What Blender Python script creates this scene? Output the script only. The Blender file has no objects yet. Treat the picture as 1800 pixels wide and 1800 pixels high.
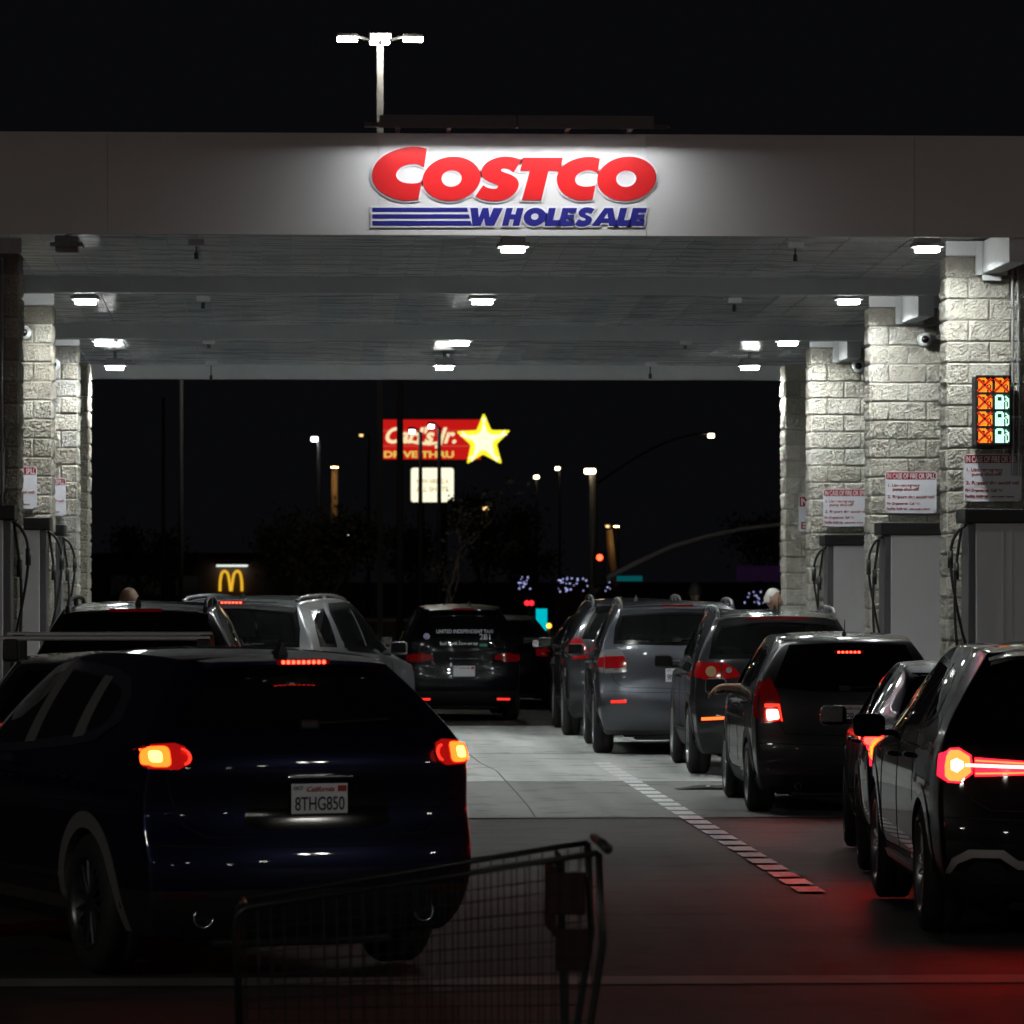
import bpy, bmesh, math, random
from mathutils import Vector, Matrix, Euler, geometry, noise
from mathutils.bvhtree import BVHTree

random.seed(7)
scene = bpy.context.scene
COL = scene.collection

# ------------------------------------------------------------------ camera
F = 8000.0                 # focal length in photo pixels (photo 1800 wide)
EYE = 2.06
YAW = math.atan(380.0 / F)
PITCH = math.atan(110.0 / F)
cam = bpy.data.cameras.new("camera")
cam.lens = F / 1800.0 * 36.0
cam.sensor_width = 36.0
cam.clip_start = 0.5
cam.clip_end = 3000.0
cam.dof.use_dof = True
cam.dof.focus_distance = 35.0
cam.dof.aperture_fstop = 7.0
camo = bpy.data.objects.new("camera", cam)
camo.location = (0, 0, EYE)
camo.rotation_euler = (math.pi / 2 + PITCH, 0, -YAW)
COL.objects.link(camo)
scene.camera = camo
CAMM = Euler((math.pi / 2 + PITCH, 0, -YAW)).to_matrix()

# ------------------------------------------------------------------ night sky
world = bpy.data.worlds.new("World")
scene.world = world
world.use_nodes = True
bg = world.node_tree.nodes["Background"]
bg.inputs[0].default_value = (0.0024, 0.0025, 0.0030, 1)
bg.inputs[1].default_value = 1.0
scene.view_settings.view_transform = 'Standard'
scene.view_settings.look = 'None'
scene.view_settings.exposure = 0.0
scene.view_settings.gamma = 1.0
scene.render.engine = 'CYCLES'
scene.cycles.use_denoising = True
scene.cycles.max_bounces = 8
scene.cycles.diffuse_bounces = 4
scene.cycles.glossy_bounces = 4
scene.cycles.transparent_max_bounces = 12
scene.cycles.sample_clamp_indirect = 6.0
scene.cycles.caustics_reflective = False
scene.cycles.caustics_refractive = False

LENS_STRENGTH = 760.0      # canopy lamps
LOT_STRENGTH = 225.0       # car park lamps


def ray(px, py):
    return CAMM @ Vector(((px - 900) / F, -(py - 900) / F, -1.0))


def PY(px, py, Y):
    """point of the plane y = Y that stands behind a photo pixel"""
    d = ray(px, py)
    t = Y / d.y
    return Vector((d.x * t, Y, EYE + d.z * t))


def PX(px, Y):
    return PY(px, 1010, Y).x


def PZ(py, Y):
    return PY(900, py, Y).z


# ------------------------------------------------------------------ materials
def nt(name):
    m = bpy.data.materials.new(name)
    m.use_nodes = True
    return m, m.node_tree, m.node_tree.nodes["Principled BSDF"]


def mat(name, col, rough=0.5, metal=0.0, coat=0.0, coat_rough=0.03, spec=0.5,
        emit=None, strength=0.0, vary=0.0, scale=8.0, bump=0.0, bscale=60.0, rvary=0.0, stretch=(1, 1, 1)):
    m, t, b = nt(name)
    b.inputs["Base Color"].default_value = (*col, 1)
    b.inputs["Roughness"].default_value = rough
    b.inputs["Metallic"].default_value = metal
    b.inputs["Specular IOR Level"].default_value = spec
    b.inputs["Coat Weight"].default_value = coat
    b.inputs["Coat Roughness"].default_value = coat_rough
    if emit:
        b.inputs["Emission Color"].default_value = (*emit, 1)
        b.inputs["Emission Strength"].default_value = strength
    if vary or bump or rvary:
        tc = t.nodes.new("ShaderNodeTexCoord")
        mp = t.nodes.new("ShaderNodeMapping")
        mp.inputs["Scale"].default_value = stretch
        t.links.new(tc.outputs["Object"], mp.inputs[0])
    if vary or rvary:
        n = t.nodes.new("ShaderNodeTexNoise")
        n.inputs["Scale"].default_value = scale
        n.inputs["Detail"].default_value = 6
        n.inputs["Roughness"].default_value = 0.65
        t.links.new(mp.outputs[0], n.inputs["Vector"])
    if vary:
        r = t.nodes.new("ShaderNodeValToRGB")
        r.color_ramp.elements[0].position = 0.3
        r.color_ramp.elements[1].position = 0.72
        r.color_ramp.elements[0].color = (*[c * (1 - vary) for c in col], 1)
        r.color_ramp.elements[1].color = (*[min(1, c * (1 + vary)) for c in col], 1)
        t.links.new(n.outputs["Fac"], r.inputs[0])
        t.links.new(r.outputs[0], b.inputs["Base Color"])
    if rvary:
        mr = t.nodes.new("ShaderNodeMapRange")
        mr.inputs[1].default_value = 0.3
        mr.inputs[2].default_value = 0.7
        mr.inputs[3].default_value = max(0.02, rough - rvary)
        mr.inputs[4].default_value = rough + rvary
        t.links.new(n.outputs["Fac"], mr.inputs[0])
        t.links.new(mr.outputs[0], b.inputs["Roughness"])
    if bump:
        n2 = t.nodes.new("ShaderNodeTexNoise")
        n2.inputs["Scale"].default_value = bscale
        n2.inputs["Detail"].default_value = 5
        t.links.new(mp.outputs[0], n2.inputs["Vector"])
        bp = t.nodes.new("ShaderNodeBump")
        bp.inputs["Strength"].default_value = bump
        bp.inputs["Distance"].default_value = 0.01
        t.links.new(n2.outputs["Fac"], bp.inputs["Height"])
        t.links.new(bp.outputs[0], b.inputs["Normal"])
    return m


def emat(name, col, strength):
    m = bpy.data.materials.new(name)
    m.use_nodes = True
    t = m.node_tree
    t.nodes.remove(t.nodes["Principled BSDF"])
    e = t.nodes.new("ShaderNodeEmission")
    e.inputs[0].default_value = (*col, 1)
    e.inputs[1].default_value = strength
    t.links.new(e.outputs[0], t.nodes["Material Output"].inputs[0])
    return m


def glassmat(name, tint):
    m = bpy.data.materials.new(name)
    m.use_nodes = True
    t = m.node_tree
    t.nodes.remove(t.nodes["Principled BSDF"])
    tr = t.nodes.new("ShaderNodeBsdfTransparent")
    tr.inputs[0].default_value = (tint, tint * 1.02, tint, 1)
    gl = t.nodes.new("ShaderNodeBsdfGlossy")
    gl.inputs[0].default_value = (1, 1, 1, 1)
    gl.inputs["Roughness"].default_value = 0.02
    df = t.nodes.new("ShaderNodeBsdfDiffuse")
    df.inputs[0].default_value = (0.03, 0.03, 0.032, 1)
    mx0 = t.nodes.new("ShaderNodeMixShader")
    mx0.inputs[0].default_value = 0.16
    t.links.new(tr.outputs[0], mx0.inputs[1])
    t.links.new(df.outputs[0], mx0.inputs[2])
    fr = t.nodes.new("ShaderNodeFresnel")
    fr.inputs[0].default_value = 1.5
    mx = t.nodes.new("ShaderNodeMixShader")
    t.links.new(fr.outputs[0], mx.inputs[0])
    t.links.new(mx0.outputs[0], mx.inputs[1])
    t.links.new(gl.outputs[0], mx.inputs[2])
    t.links.new(mx.outputs[0], t.nodes["Material Output"].inputs[0])
    return m


M = {}
M['white_paint'] = mat('white_paint', (0.78, 0.81, 0.83), 0.42, spec=0.4, vary=0.04, scale=3)
M['black_plastic'] = mat('black_plastic', (0.012, 0.012, 0.013), 0.5, bump=0.15, bscale=200)
M['rubber'] = mat('rubber', (0.014, 0.013, 0.013), 0.75, bump=0.3, bscale=120, vary=0.25, scale=20)
M['rim_metal'] = mat('rim_metal', (0.42, 0.42, 0.44), 0.3, 0.85)
M['rim_dark'] = mat('rim_dark', (0.09, 0.09, 0.095), 0.3, 0.8)
M['chrome'] = mat('chrome', (0.75, 0.75, 0.77), 0.12, 1.0)
M['steel_grey'] = mat('steel_grey', (0.30, 0.31, 0.33), 0.4, 0.4, vary=0.08, scale=5)
M['gal'] = mat('galvanised', (0.42, 0.43, 0.45), 0.4, 0.7, vary=0.1, scale=10)
M['gap'] = mat('panel_gap', (0.003, 0.003, 0.003), 0.9)
M['glass'] = glassmat('window_glass', 0.42)
M['glass_dark'] = glassmat('privacy_glass', 0.14)
M['frit'] = mat('glass_edge', (0.004, 0.004, 0.004), 0.12, spec=0.5)
M['seat'] = mat('seat_fabric', (0.02, 0.02, 0.021), 0.85)
M['red_lens'] = mat('red_lens', (0.22, 0.003, 0.006), 0.12, coat=1.0, coat_rough=0.02, emit=(1, 0.01, 0.01), strength=0.05)
M['red_lens_dim'] = mat('dim_red_lens', (0.10, 0.002, 0.003), 0.12, coat=1.0, coat_rough=0.02, emit=(1, 0.01, 0.01), strength=0.03)
M['clear_lens'] = mat('clear_lens', (0.5, 0.5, 0.52), 0.1, 0.6, coat=1.0)
M['plate_white'] = mat('plate_white', (0.80, 0.82, 0.86), 0.4, vary=0.04, scale=30)
M['plate_blue'] = mat('plate_blue', (0.010, 0.010, 0.05), 0.4)
M['plate_red'] = mat('plate_red', (0.45, 0.02, 0.03), 0.4)
M['skin'] = mat('skin', (0.42, 0.23, 0.15), 0.5)


# ------------------------------------------------------------------ object helpers
def link(o, parent=None):
    COL.objects.link(o)
    if parent is not None:
        o.parent = parent
    return o


def obj(name, verts, faces, m, parent=None, smooth=False, midx=None):
    me = bpy.data.meshes.new(name)
    me.from_pydata([tuple(v) for v in verts], [], faces)
    if isinstance(m, (list, tuple)):
        for x in m:
            me.materials.append(x)
    else:
        me.materials.append(m)
    if midx:
        me.polygons.foreach_set('material_index', midx)
    if smooth:
        me.polygons.foreach_set('use_smooth', [True] * len(me.polygons))
    me.validate()
    me.update()
    return link(bpy.data.objects.new(name, me), parent)


def tag(o, label, cat, group=None):
    o['label'] = label
    o['category'] = cat
    if group:
        o['group'] = group
    return o


def struct(o):
    o['kind'] = 'structure'
    return o


def thing(name, label, cat, loc=(0, 0, 0), rz=0.0, group=None):
    o = bpy.data.objects.new(name, None)
    o.empty_display_size = 0.2
    o.location = loc
    o.rotation_euler = (0, 0, rz)
    link(o)
    return tag(o, label, cat, group)


class MB:
    """collects shapes and links them as one mesh object"""

    def __init__(self):
        self.v = []
        self.f = []
        self.mi = []

    def add(self, vs, fs, mi=0, mtx=None):
        n = len(self.v)
        for v in vs:
            v = Vector(v)
            self.v.append(mtx @ v if mtx else v)
        for f in fs:
            self.f.append([i + n for i in f])
            self.mi.append(mi)
        return self

    def box(self, x0, x1, y0, y1, z0, z1, mi=0, bev=0.0, mtx=None):
        if bev <= 0:
            vs = [(x, y, z) for z in (z0, z1) for y in (y0, y1) for x in (x0, x1)]
            fs = [(0, 2, 3, 1), (4, 5, 7, 6), (0, 1, 5, 4), (2, 6, 7, 3), (0, 4, 6, 2), (1, 3, 7, 5)]
            return self.add(vs, fs, mi, mtx)
        bm = bmesh.new()
        bmesh.ops.create_cube(bm, size=1)
        for v in bm.verts:
            v.co = Vector(((x0 + x1) / 2 + v.co.x * (x1 - x0), (y0 + y1) / 2 + v.co.y * (y1 - y0), (z0 + z1) / 2 + v.co.z * (z1 - z0)))
        bev = min(bev, 0.49 * min(abs(x1 - x0), abs(y1 - y0), abs(z1 - z0)))
        bmesh.ops.bevel(bm, geom=list(bm.edges), offset=bev, segments=3, affect='EDGES', profile=0.5)
        return self.bm(bm, mi, mtx)

    def bm(self, bm, mi=0, mtx=None):
        bm.verts.index_update()
        self.add([v.co.copy() for v in bm.verts], [[v.index for v in f.verts] for f in bm.faces], mi, mtx)
        bm.free()
        return self

    def tube(self, pts, r, n=8, mi=0, r1=None, cap=True):
        pts = [Vector(p) for p in pts]
        rings = []
        up = None
        for i, p in enumerate(pts):
            d = (pts[min(i + 1, len(pts) - 1)] - pts[max(i - 1, 0)]).normalized()
            if up is None:
                a = Vector((0, 0, 1)) if abs(d.z) < 0.9 else Vector((1, 0, 0))
                up = d.cross(a).normalized()
            else:
                up = (up - d * up.dot(d)).normalized()
            q = d.cross(up)
            rr = r if r1 is None else r + (r1 - r) * i / max(1, len(pts) - 1)
            rings.append([p + (up * math.cos(2 * math.pi * k / n) + q * math.sin(2 * math.pi * k / n)) * rr for k in range(n)])
        vs = [v for rg in rings for v in rg]
        fs = []
        for i in range(len(pts) - 1):
            for k in range(n):
                fs.append((i * n + k, i * n + (k + 1) % n, (i + 1) * n + (k + 1) % n, (i + 1) * n + k))
        if cap:
            fs.append(tuple(range(n))[::-1])
            fs.append(tuple((len(pts) - 1) * n + k for k in range(n)))
        return self.add(vs, fs, mi)

    def lathe(self, prof, axis='x', n=32, mi=0, c=(0, 0, 0), closed=False):
        vs, fs = [], []
        for k in range(n):
            a = 2 * math.pi * k / n
            for (h, r) in prof:
                if axis == 'x':
                    vs.append((c[0] + h, c[1] + r * math.cos(a), c[2] + r * math.sin(a)))
                elif axis == 'y':
                    vs.append((c[0] + r * math.cos(a), c[1] + h, c[2] + r * math.sin(a)))
                else:
                    vs.append((c[0] + r * math.cos(a), c[1] + r * math.sin(a), c[2] + h))
        m = len(prof)
        for k in range(n):
            k2 = (k + 1) % n
            for i in range(m - 1 + (1 if closed else 0)):
                j = (i + 1) % m
                fs.append((k * m + i, k2 * m + i, k2 * m + j, k * m + j))
        return self.add(vs, fs, mi)

    def ball(self, c, r, sc=(1, 1, 1), n=16, mi=0):
        bm = bmesh.new()
        bmesh.ops.create_uvsphere(bm, u_segments=n, v_segments=max(6, n // 2 + 2), radius=r)
        for v in bm.verts:
            v.co = Vector(c) + Vector((v.co.x * sc[0], v.co.y * sc[1], v.co.z * sc[2]))
        return self.bm(bm, mi)

    def build(self, name, m, parent=None, smooth=False):
        o = obj(name, self.v, self.f, m, parent, smooth, self.mi if any(self.mi) else None)
        return o


def autosmooth(o, ang=35):
    """smooth shading with sharp edges where faces meet at an angle"""
    me = o.data
    bm = bmesh.new()
    bm.from_mesh(me)
    bmesh.ops.recalc_face_normals(bm, faces=bm.faces)
    for e in bm.edges:
        e.smooth = not (len(e.link_faces) == 2 and e.calc_face_angle(0) > math.radians(ang))
    for f in bm.faces:
        f.smooth = True
    bm.to_mesh(me)
    bm.free()
    return o


def curve_mesh(name, loops, extrude, bevel=0.0):
    cu = bpy.data.curves.new(name, 'CURVE')
    cu.dimensions = '2D'
    cu.fill_mode = 'BOTH'
    cu.extrude = extrude
    cu.bevel_depth = bevel
    for lp in loops:
        sp = cu.splines.new('POLY')
        sp.points.add(len(lp) - 1)
        for i, p in enumerate(lp):
            sp.points[i].co = (p[0], p[1], 0, 1)
        sp.use_cyclic_u = True
    o = bpy.data.objects.new(name, cu)
    me = bpy.data.meshes.new_from_object(o)
    bpy.data.objects.remove(o)
    bpy.data.curves.remove(cu)
    me.name = name
    return me


def text_mesh(txt, size, extrude=0.001, offset=0.0, shear=0.0, align='LEFT', sx=1.0, width=None, spacing=1.0, line=1.0):
    cu = bpy.data.curves.new('lettering', 'FONT')
    cu.body = txt
    cu.size = size
    cu.extrude = extrude
    cu.offset = offset
    cu.shear = shear
    cu.align_x = align
    cu.space_character = spacing
    cu.space_line = line
    o = bpy.data.objects.new('lettering', cu)
    me = bpy.data.meshes.new_from_object(o)
    bpy.data.objects.remove(o)
    bpy.data.curves.remove(cu)
    if width:
        xs = [v.co.x for v in me.vertices]
        w = max(xs) - min(xs)
        sx = width / w if w > 0 else 1
    if sx != 1.0:
        for v in me.vertices:
            v.co.x *= sx
    return me


FACE_ME = Matrix.Rotation(math.pi / 2, 4, 'X')      # text plane turned upright, facing -y


def put_mesh(name, me, m, parent=None, mtx=None):
    """bakes a matrix into mesh data and links it"""
    if mtx is not None:
        me.transform(mtx)
    me.name = name
    me.materials.clear()
    me.materials.append(m)
    return link(bpy.data.objects.new(name, me), parent)


def join_meshes(name, mes, m, parent=None):
    mb = MB()
    for me, mtx in mes:
        mb.add([v.co for v in me.vertices], [list(p.vertices) for p in me.polygons], 0, mtx)
        bpy.data.meshes.remove(me)
    return mb.build(name, m, parent)


def at(x, y, z):
    return Matrix.Translation((x, y, z)) @ FACE_ME


def copy_tree(o, parent=None):
    c = o.copy()
    COL.objects.link(c)
    if parent is not None:
        c.parent = parent
    for ch in list(o.children):
        copy_tree(ch, c)
    return c


def pchip(pts):
    pts = sorted(pts)
    xs = [p[0] for p in pts]
    ys = [p[1] for p in pts]
    n = len(xs)
    h = [xs[i + 1] - xs[i] for i in range(n - 1)]
    dl = [(ys[i + 1] - ys[i]) / h[i] for i in range(n - 1)]
    m = [dl[0]] + [0] * (n - 2) + [dl[-1]] if n > 1 else [0]
    for i in range(1, n - 1):
        if dl[i - 1] * dl[i] > 0:
            w1 = 2 * h[i] + h[i - 1]
            w2 = h[i] + 2 * h[i - 1]
            m[i] = (w1 + w2) / (w1 / dl[i - 1] + w2 / dl[i])

    def f(x):
        if x <= xs[0]:
            return ys[0]
        if x >= xs[-1]:
            return ys[-1]
        for i in range(n - 1):
            if x <= xs[i + 1]:
                t = (x - xs[i]) / h[i]
                return ((2 * t ** 3 - 3 * t * t + 1) * ys[i] + (t ** 3 - 2 * t * t + t) * h[i] * m[i]
                        + (-2 * t ** 3 + 3 * t * t) * ys[i + 1] + (t ** 3 - t * t) * h[i] * m[i + 1])
    return f


def smooth_loop(pts, n=6):
    """closed Catmull-Rom through the points"""
    out = []
    k = len(pts)
    for i in range(k):
        p0, p1, p2, p3 = [Vector((*pts[(i + j) % k], 0)) for j in (-1, 0, 1, 2)]
        for s in range(n):
            t = s / n
            q = 0.5 * ((2 * p1) + (p2 - p0) * t + (2 * p0 - 5 * p1 + 4 * p2 - p3) * t * t + (3 * p1 - p0 - 3 * p2 + p3) * t ** 3)
            out.append((q.x, q.y))
    return out


def round_poly(pts, r, n=4):
    """polygon with rounded corners"""
    out = []
    k = len(pts)
    for i in range(k):
        a, b, c = [Vector(pts[(i + j) % k]) for j in (-1, 0, 1)]
        d1 = (a - b)
        d2 = (c - b)
        rr = min(r, d1.length * 0.45, d2.length * 0.45)
        s = b + d1.normalized() * rr
        e = b + d2.normalized() * rr
        for j in range(n + 1):
            t = j / n
            q = (1 - t) ** 2 * s + 2 * t * (1 - t) * b + t * t * e
            out.append((q.x, q.y))
    return out


def offset_poly(pts, d):
    """moves a closed outline outwards by d (inwards when negative)"""
    k = len(pts)
    area = sum(pts[i][0] * pts[(i + 1) % k][1] - pts[(i + 1) % k][0] * pts[i][1] for i in range(k))
    sg = 1 if area > 0 else -1
    out = []
    for i in range(k):
        a, b, c = [Vector(pts[(i + j) % k]) for j in (-1, 0, 1)]
        t1 = (b - a)
        t2 = (c - b)
        if t1.length < 1e-9 or t2.length < 1e-9:
            out.append((b.x, b.y))
            continue
        t1.normalize()
        t2.normalize()
        n1 = Vector((t1.y, -t1.x)) * sg
        n2 = Vector((t2.y, -t2.x)) * sg
        nn = n1 + n2
        if nn.length < 1e-6:
            nn = n1
        nn.normalize()
        cs = max(0.45, nn.dot(n1))
        q = b + nn * (d / cs)
        out.append((q.x, q.y))
    return out


def in_poly(p, poly):
    x, y = p
    ins = False
    j = len(poly) - 1
    for i in range(len(poly)):
        xi, yi = poly[i]
        xj, yj = poly[j]
        if (yi > y) != (yj > y) and x < (xj - xi) * (y - yi) / (yj - yi) + xi:
            ins = not ins
        j = i
    return ins


def dist_poly(p, poly):
    best = 1e9
    P = Vector(p)
    k = len(poly)
    for i in range(k):
        a = Vector(poly[i])
        b = Vector(poly[(i + 1) % k])
        ab = b - a
        L2 = ab.length_squared
        t = 0 if L2 == 0 else max(0, min(1, (P - a).dot(ab) / L2))
        best = min(best, (P - (a + ab * t)).length)
    return best


def resample(poly, res):
    out = []
    k = len(poly)
    for i in range(k):
        a = Vector(poly[i])
        b = Vector(poly[(i + 1) % k])
        n = max(1, int((b - a).length / res))
        for j in range(n):
            q = a + (b - a) * j / n
            if not out or (Vector(out[-1]) - q).length > 1e-4:
                out.append((q.x, q.y))
    return out
# ------------------------------------------------------------------ vehicles
RAYS = {
    'rear': (lambda a, b: Vector((a, -6, b)), Vector((0, 1, 0))),
    'front': (lambda a, b: Vector((a, 12, b)), Vector((0, -1, 0))),
    'left': (lambda a, b: Vector((-5, a, b)), Vector((1, 0, 0))),
    'right': (lambda a, b: Vector((5, a, b)), Vector((-1, 0, 0))),
    'top': (lambda a, b: Vector((a, b, 6)), Vector((0, 0, -1))),
}


def cast(bvh, axis, a, b):
    o, d = RAYS[axis]
    h = bvh.ray_cast(o(a, b), d)
    if h[0] is not None:
        return h[0], h[1]
    # beside the silhouette: nearest point of the body
    p = {'rear': Vector((a, 0.3, b)), 'front': Vector((a, 4, b)), 'left': Vector((-0.9, a, b)),
         'right': Vector((0.9, a, b)), 'top': Vector((a, b, 1.6))}[axis]
    h = bvh.find_nearest(p)
    return h[0], h[1]


def patch_geo(mb, bvh, poly, axis, off=0.004, res=0.05, skirt=0.02, inset=0.0, mi=0):
    d = RAYS[axis][1]
    ring = resample(poly, res)
    if len(ring) < 3:
        return
    pts = [Vector(p) for p in ring]
    nb = len(ring)
    edges = [(i, (i + 1) % nb) for i in range(nb)]
    inner = None
    if inset:
        inner = resample(offset_poly(poly, -inset), res)
        inner = [p for p in inner if in_poly(p, ring)]
        k = len(pts)
        pts += [Vector(p) for p in inner]
        edges += [(k + i, k + (i + 1) % len(inner)) for i in range(len(inner))]
    xs = [p[0] for p in ring]
    ys = [p[1] for p in ring]
    gx = min(xs)
    while gx < max(xs):
        gy = min(ys)
        while gy < max(ys):
            if in_poly((gx, gy), ring) and dist_poly((gx, gy), ring) > res * 0.35 and (
                    not inner or dist_poly((gx, gy), inner) > res * 0.3):
                pts.append(Vector((gx, gy)))
            gy += res
        gx += res
    r = geometry.delaunay_2d_cdt(pts, edges, [], 1, 1e-6)
    vs2, fs = r[0], r[2]
    v3 = []
    for p in vs2:
        h, n = cast(bvh, axis, p.x, p.y)
        v3.append(h - d * off)
    base = len(mb.v)
    for f in fs:
        pass
    # orient towards the viewer of this side
    tri = []
    for f in fs:
        a, b, c = [v3[i] for i in f[:3]]
        nrm = (b - a).cross(c - a)
        tri.append(list(f) if nrm.dot(d) < 0 else list(f)[::-1])
    mb.v += v3
    for f in tri:
        cen = sum((vs2[i] for i in f), Vector((0, 0))) / len(f)
        mb.f.append([i + base for i in f])
        if inner and in_poly((cen.x, cen.y), inner):
            mb.mi.append(mi + 1)
        else:
            mb.mi.append(mi)
    # skirt down into the body along the boundary
    cnt = {}
    for f in tri:
        for i in range(len(f)):
            e = (f[i], f[(i + 1) % len(f)])
            cnt[e] = cnt.get(e, 0) + 1
    for (a, b) in list(cnt):
        if (b, a) not in cnt:
            n = len(mb.v)
            mb.v += [v3[a].copy(), v3[b].copy(), v3[b] + d * skirt, v3[a] + d * skirt]
            mb.f.append([n + 1, n, n + 3, n + 2])
            mb.mi.append(mi)


def strip_poly(pts, w, closed=False):
    """outline of a thin line along the points"""
    L, R = [], []
    k = len(pts)
    for i in range(k):
        p = Vector(pts[i])
        a = Vector(pts[max(0, i - 1)])
        b = Vector(pts[min(k - 1, i + 1)])
        t = (b - a)
        t.normalize()
        n = Vector((-t.y, t.x)) * (w / 2)
        L.append(tuple(p + n))
        R.append(tuple(p - n))
    return L + R[::-1]


def mirror(poly):
    return [(-x, z) for x, z in poly][::-1]


SUV = dict(
    top=[(0.30, 1.60), (0.55, 1.645), (1.0, 1.672), (1.6, 1.68), (2.2, 1.655), (2.65, 1.55), (3.05, 1.34), (3.42, 1.12), (3.7, 1.06), (4.2, 0.97), (4.45, 0.86), (4.55, 0.80)],
    belt=[(0.0, 1.15), (1.0, 1.11), (2.5, 1.04), (3.4, 1.0), (4.1, 0.92), (4.55, 0.78)],
    rear=[(0.2, 0.22), (0.3, 0.08), (0.42, 0.015), (0.58, 0.0), (0.70, 0.02), (0.76, 0.06), (0.95, 0.07), (1.12, 0.09), (1.25, 0.14), (1.45, 0.25), (1.60, 0.36), (1.68, 0.46)],
    front=[(0.2, 4.35), (0.4, 4.53), (0.6, 4.55), (0.8, 4.50), (1.0, 4.3)],
    hw=[(0.2, 0.80), (0.35, 0.885), (0.55, 0.915), (0.8, 0.92), (1.0, 0.905), (1.2, 0.865)],
    roofhw=[(0.3, 0.53), (1.2, 0.59), (2.2, 0.59), (3.0, 0.63), (3.5, 0.78), (4.3, 0.72), (4.55, 0.6)],
    plan=[(0, 0.93), (0.6, 0.985), (1.4, 1.0), (3.2, 1.0), (4.1, 0.96), (4.55, 0.82)],
    zb=0.22, rb=0.15, fb=0.45, crown=0.035, WB=2.70, YR=0.86, RT=0.36, base=(4.55, 1.84, 1.68), wb=0.58)

HATCH = dict(SUV, top=[(0.22, 1.44), (0.45, 1.49), (0.9, 1.52), (1.5, 1.525), (2.1, 1.48), (2.6, 1.32), (3.1, 1.10), (3.4, 0.99), (3.8, 0.88), (4.1, 0.72)],
             belt=[(0.0, 1.06), (1.0, 1.02), (2.2, 0.95), (3.0, 0.92), (3.6, 0.85), (4.1, 0.70)],
             rear=[(0.18, 0.2), (0.28, 0.07), (0.42, 0.0), (0.58, 0.0), (0.68, 0.03), (0.75, 0.05), (0.95, 0.07), (1.06, 0.10), (1.3, 0.20), (1.45, 0.29), (1.52, 0.36)],
             front=[(0.18, 3.95), (0.35, 4.08), (0.5, 4.1), (0.7, 4.05)],
             hw=[(0.18, 0.76), (0.32, 0.825), (0.5, 0.845), (0.75, 0.848), (0.95, 0.835), (1.1, 0.80)],
             roofhw=[(0.2, 0.54), (1.0, 0.57), (2.0, 0.57), (2.8, 0.60), (3.3, 0.72), (4.1, 0.55)],
             plan=[(0, 0.94), (0.5, 0.985), (1.2, 1.0), (2.8, 1.0), (3.7, 0.95), (4.1, 0.82)],
             zb=0.19, rb=0.13, fb=0.4, WB=2.5, YR=0.72, RT=0.31, base=(4.1, 1.69, 1.525))

SEDAN = dict(SUV, top=[(0.0, 0.99), (0.1, 1.03), (0.45, 1.05), (0.75, 1.12), (1.25, 1.36), (1.6, 1.43), (2.1, 1.45), (2.6, 1.40), (3.0, 1.24), (3.45, 1.01), (3.8, 0.94), (4.3, 0.82), (4.6, 0.68)],
             belt=[(0.0, 0.93), (0.6, 0.96), (1.5, 0.95), (2.8, 0.92), (3.6, 0.88), (4.3, 0.78), (4.6, 0.64)],
             rear=[(0.18, 0.25), (0.3, 0.06), (0.45, 0.0), (0.62, 0.01), (0.72, 0.05), (0.9, 0.06), (0.99, 0.03), (1.05, 0.05), (1.45, 0.10)],
             front=[(0.18, 4.42), (0.35, 4.57), (0.5, 4.6), (0.7, 4.5)],
             hw=[(0.18, 0.78), (0.32, 0.86), (0.5, 0.895), (0.72, 0.90), (0.92, 0.875), (1.0, 0.85)],
             roofhw=[(0.0, 0.74), (0.5, 0.68), (1.1, 0.55), (2.0, 0.56), (2.9, 0.60), (3.5, 0.76), (4.6, 0.58)],
             zb=0.18, rb=0.16, fb=0.5, crown=0.03, WB=2.75, YR=1.0, RT=0.325, base=(4.6, 1.80, 1.45), wb=0.7)


def scaled(tbl, L, W, H):
    s = dict(tbl)
    bl, bw, bh = tbl['base']
    fy, fx, fz = L / bl, W / bw, H / bh
    for k in ('top', 'belt'):
        s[k] = [(a * fy, b * fz) for a, b in tbl[k]]
    for k in ('rear', 'front'):
        s[k] = [(a * fz, b * fy) for a, b in tbl[k]]
    s['hw'] = [(a * fz, b * fx) for a, b in tbl['hw']]
    s['roofhw'] = [(a * fy, b * fx) for a, b in tbl['roofhw']]
    s['plan'] = [(a * fy, b) for a, b in tbl['plan']]
    s['zb'] = tbl['zb'] * fz
    s['WB'] = tbl['WB'] * fy
    s['YR'] = tbl['YR'] * fy
    s['L'] = L
    return s


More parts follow.
